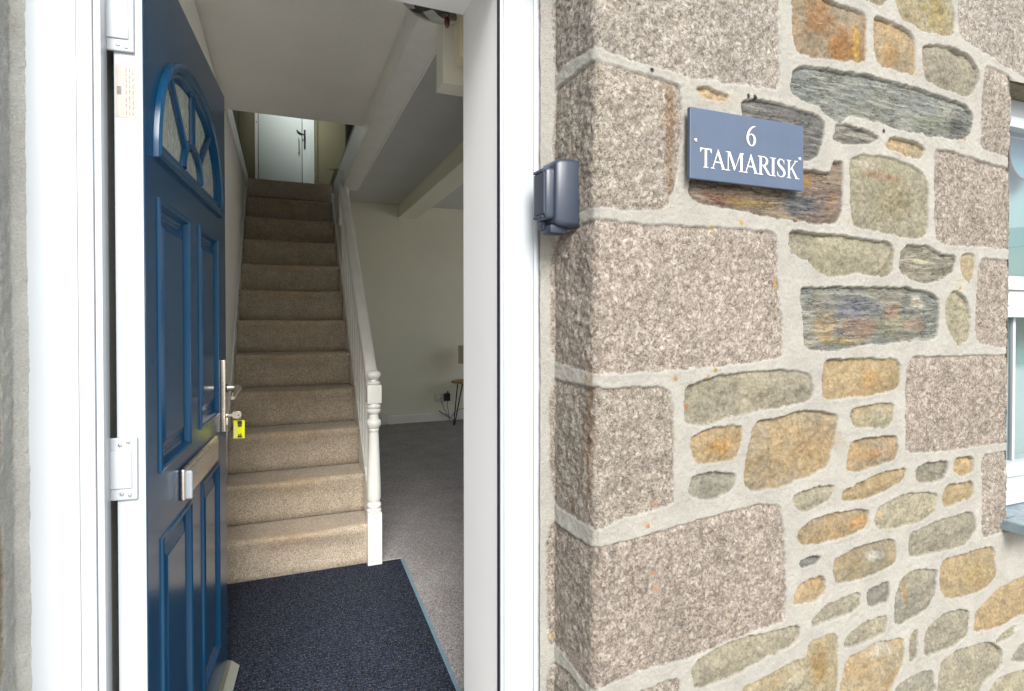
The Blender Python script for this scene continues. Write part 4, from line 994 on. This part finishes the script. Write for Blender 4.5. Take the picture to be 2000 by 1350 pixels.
for px, py in ((1359, 274), (1562, 311)):
    p = atY(px, py, YS_); m = MB(); m.lathe([(.0001, -.0032), (.0026, -.0030), (.0042, -.0015), (.0044, .001)], (p.x-ox_, 0, p.z-sz0), n=20, axis='y'); m.build('screw', M['steel'], sg, True)

# ================================================================== WINDOW
YG = 1.150
wn = thing('window', 'white plastic window at the right edge of the stone wall', 'window', (XWIN, YG, .60))
w_ = WIN[1]-XWIN; h_ = WIN[3]-.60
m = MB()
m.box(0, -.03, .03, w_, .05, .085, .004).box(0, -.03, h_-.06, w_, .05, h_, .004).box(.0, -.03, .085, .055, .05, h_-.06, .004).box(w_-.055, -.03, .085, w_, .05, h_-.06, .004)
m.box(.055, -.030, .645, w_-.055, .05, .700, .004)
m.build('frame', M['upvc'], wn, True)
m = MB()
for z0_, z1_ in ((.085, .645), (.700, h_-.06)):
    m.box(.055, -.04, z0_, .095, .03, z1_, .004).box(.095, -.04, z0_, w_-.055, .03, z0_+.045, .004).box(.095, -.04, z1_-.035, w_-.055, .03, z1_, .004).box(w_-.095, -.04, z0_+.045, w_-.055, .03, z1_-.035, .004)
m.build('sash', M['upvc'], wn, True)
for z0_, z1_ in ((.13, .61), (.745, h_-.095)):
    m = MB(); m.poly([(.09, -.010, z0_-.01), (w_-.09, -.010, z0_-.01), (w_-.09, -.010, z1_+.01), (.09, -.010, z1_+.01)]); m.build('glass_pane', M['glass'], wn)
gb_ = atY(1982, 760, YG-.02).x-XWIN
m = MB(); m.box(gb_-.007, -.018, .13, gb_+.007, -.004, .61, .002); m.build('glazing_bar', M['upvc'], wn, True)
m = MB(); m.box(.0, -.055, .002, w_, .05, .030, .003); m.build('cill', M['upvc'], wn, True)
sl = thing('window_sill', 'slate sill jutting out below the white window', 'sill', (XWIN, YW, .565))
m = MB(); m.box(-.015, -.085, 0, w_+.03, .10, .032, .004); o = m.build('slab', M['sill_slate'], sl)
vb = thing('vertical_blinds', 'pale teal pleated blinds hanging behind the window glass', 'blinds', (XWIN, YG+.10, .64))
m = MB(); pts = []
n_ = 62
for i in range(n_+1): pts.append((.03+i*(w_-.06)/n_, (.013 if i % 2 else 0)))
V = [(x, y, z) for z in (0, 1.24) for x, y in pts]
me = bpy.data.meshes.new('pleats'); me.from_pydata(V, [], [(i, i+1, n_+1+i+1, n_+1+i) for i in range(n_)]); me.materials.append(M['blind'])
o = bpy.data.objects.new('pleats', me); col.objects.link(o); o.parent = vb; sol = o.modifiers.new('t', 'SOLIDIFY'); sol.thickness = .001
MB().box(.02, -.01, 1.24, w_-.02, .03, 1.27, .003).build('headrail', M['upvc'], vb)
dc = atY(2003, 298, YG+.05)
sun_ = thing('hanging_disc', 'round blue grey disc with thin brown rim behind the upper window pane', 'ornament', dc)
m = MB(); m.lathe([(.001, -.002), (.095, -.002), (.095, .002), (.001, .002)], n=40, axis='y'); m.build('disc', paint('blue_grey_disc', (.10, .22, .28), .3, .1, 0), sun_)
m = MB(); m.tube([(.096*math.cos(2*math.pi*i/40), 0, .096*math.sin(2*math.pi*i/40)) for i in range(41)], .003, 8); m.build('rim', M['rim'], sun_, True)
m = MB(); m.tube([(0, 0, .097), (0, 0, 1.84-dc.z)], .0008, 6); m.build('cord', M['cable'], sun_)

# ================================================================== LANDING DOORS
fd = thing('cupboard_door', 'flat pale door with white pull handle at the top of the stairs', 'door', (-.225, 5.70, LAND))
MB().box(.030, 0, .01, .402, .035, 2.0, .003).build('leaf', M['pale_door'], fd)
MB().box(.0, -.012, .0, .026, .045, 2.05, .003).build('frame_post', M['gloss_white'], fd)
m = MB(); m.tube([(.375, .0, .36), (.375, -.028, .375), (.375, -.030, .42), (.375, -.030, .46), (.375, -.028, .49), (.375, 0, .505)], .005, 8); m.build('handle', M['upvc'], fd, True)
m = MB(); m.box(.010, -.0135, .60, .016, -.0125, .612, .0); m.build('catch', M['black_metal'], fd)
pd = thing('panelled_door', 'white panelled door with black lever handle beside the flat landing door', 'door', (.178, 5.735, LAND))
MB().box(0.004, 0, .01, .112, .035, 2.0, .003).build('leaf', M['pale_door'], pd)
for zz0, zz1 in ((.05, .62), (.74, 1.5)):
    for xx in (.044, .074):
        m = MB(); m.box(xx, -.007, zz0, xx+.018, .001, zz1, .003); m.build('moulding', M['pale_door'], pd)
hd = thing('handle', None, None); hd.parent = pd
MB().box(.018, -.008, .42, .034, 0, .60, .002).build('backplate', M['black_metal'], hd)
m = MB(); m.tube([(.026, -.005, .54), (.026, -.035, .54), (.0, -.042, .545), (-.03, -.044, .56), (-.045, -.044, .575)], .006, 8); m.build('lever', M['black_metal'], hd, True)
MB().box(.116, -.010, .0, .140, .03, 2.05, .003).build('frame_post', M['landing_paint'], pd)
for zz in (.13, .75): MB().box(.1125, -.012, zz, .122, -.004, zz+.075, .001).build('hinge', M['brass'], pd)
sk = thing('skirting_board', 'small white skirting at the landing beside the panelled door', 'skirting')
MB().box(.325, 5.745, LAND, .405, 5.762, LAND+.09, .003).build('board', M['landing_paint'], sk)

# ================================================================== LIVING ROOM THINGS
tb = thing('side_table', 'round wooden side table on black hairpin legs by the far wall', 'side table', (2.0, 6.30, 0))
m = MB(); m.lathe([(.001, .482), (.195, .482), (.200, .486), (.200, .498), (.195, .502), (.001, .502)], n=40); m.build('table_top', M['oak'], tb, True)
for a_ in (200, 320, 80):
    t = R(a_); c_, s__ = math.cos(t), math.sin(t); nn = (-s__, c_)
    p = [(.12*c_+nn[0]*.045, .12*s__+nn[1]*.045, .482), (.205*c_+nn[0]*.010, .205*s__+nn[1]*.010, .02), (.208*c_, .208*s__, .009), (.205*c_-nn[0]*.010, .205*s__-nn[1]*.010, .02), (.12*c_-nn[0]*.045, .12*s__-nn[1]*.045, .482)]
    m = MB(); m.tube(p, .0075, 8); m.build('leg', M['black_metal'], tb, True)
lp = thing('table_lamp', 'small lamp with cream drum shade standing on the round side table', 'lamp', (2.01, 6.30, .502))
m = MB(); m.lathe([(.001, 0), (.06, 0), (.06, .012), (.012, .02), (.009, .05), (.009, .2), (.001, .2)], n=24); m.build('base', M['gloss_white'], lp, True)
m = MB(); m.lathe([(.130, .205), (.130, .41), (.127, .41), (.127, .205)], n=40, cap=False); m.build('shade', M['shade'], lp, True)
sp = atY(863, 776, 6.6)
sk = thing('wall_socket', 'white double wall socket with red switch beside the side table', 'socket', (sp.x, 6.598, sp.z))
MB().box(-.075, -.012, -.045, .075, 0, .045, .004).build('plate', M['socket'], sk)
MB().box(-.052, -.045, -.030, -.008, -.0125, .016, .006).build('white_plug', M['socket'], sk)
MB().box(-.035, -.047, -.012, -.022, -.0455, .002, .001).build('switch', M['red'], sk)
ad = thing('power_adaptor', 'black plug adaptor in the right side of the double socket', 'adaptor', (sp.x+.052, 6.585, sp.z))
m = MB(); m.box(-.034, -.05, -.040, .034, .0, .050, .005).box(.004, -.03, .050, .018, -.01, .075, .003); m.build('case', M['black_metal'], ad)
cb = MB(); cb.tube([(sp.x-.03, 6.55, sp.z-.04), (sp.x-.01, 6.56, .22), (sp.x+.02, 6.57, .14), (sp.x+.05, 6.56, .09), (sp.x+.09, 6.55, .04), (sp.x+.13, 6.55, .012)], .004, 6)
cb.tube([(sp.x-.05, 6.54, .13), (sp.x-.01, 6.55, .10), (sp.x+.03, 6.54, .08), (sp.x+.08, 6.55, .04)], .009, 6)
cb.tube([(sp.x+.06, 6.55, sp.z-.04), (sp.x+.055, 6.56, .2), (sp.x+.07, 6.56, .1), (sp.x+.075, 6.55, .01)], .004, 6)
cb.tube([(sp.x+.08, 6.55, .02), (sp.x+.12, 6.5, .1), (sp.x+.17, 6.45, .15), (sp.x+.25, 6.4, .17)], .004, 6)
tag(cb.build('cable', M['cable'], None, True), 'tangled grey cables trailing from the socket to the carpet', 'cable')
s2 = atY(752, 818, 6.585)
sk = thing('wall_socket', 'small white junction box on the skirting near the newel post', 'socket', (s2.x, 6.585, s2.z))
MB().box(-.045, -.03, -.035, .045, 0, .055, .005).build('plate', M['socket'], sk)
m = MB(); m.tube([(.0, -.02, -.03), (.04, -.03, -.06), (.12, -.02, -.075), (.2, -.02, -.07)], .006, 6); m.build('lead', M['socket'], sk, True)
# hall ceiling lamp: glass bowl with a drop finial
fpx = atY(873, 31, 1.62)
bl = thing('ceiling_lamp', 'stained glass ceiling lamp bowl with dark drop finial above the hall', 'ceiling lamp', (fpx.x, 1.62, fpx.z))
bl.scale = (.78, .78, .78)
m = MB(); m.lathe([(.004, .0), (.05, .006), (.10, .018), (.145, .038), (.17, .060), (.167, .062), (.14, .042), (.098, .022), (.05, .010), (.004, .004)], n=36); m.build('bowl', M['bowl'], bl, True)
m = MB(); m.lathe([(.006, .004), (.011, .0), (.006, -.006), (.0105, -.014), (.0115, -.024), (.009, -.036), (.004, -.044), (.001, -.046)], n=18); m.build('finial', M['darkfin'], bl, True)
m = MB(); m.lathe([(.006, .004), (.006, (2.31-fpx.z)/.78-.02), (.05, (2.31-fpx.z)/.78-.02), (.05, (2.31-fpx.z)/.78)], n=18); m.build('stem', M['brass'], bl, True)
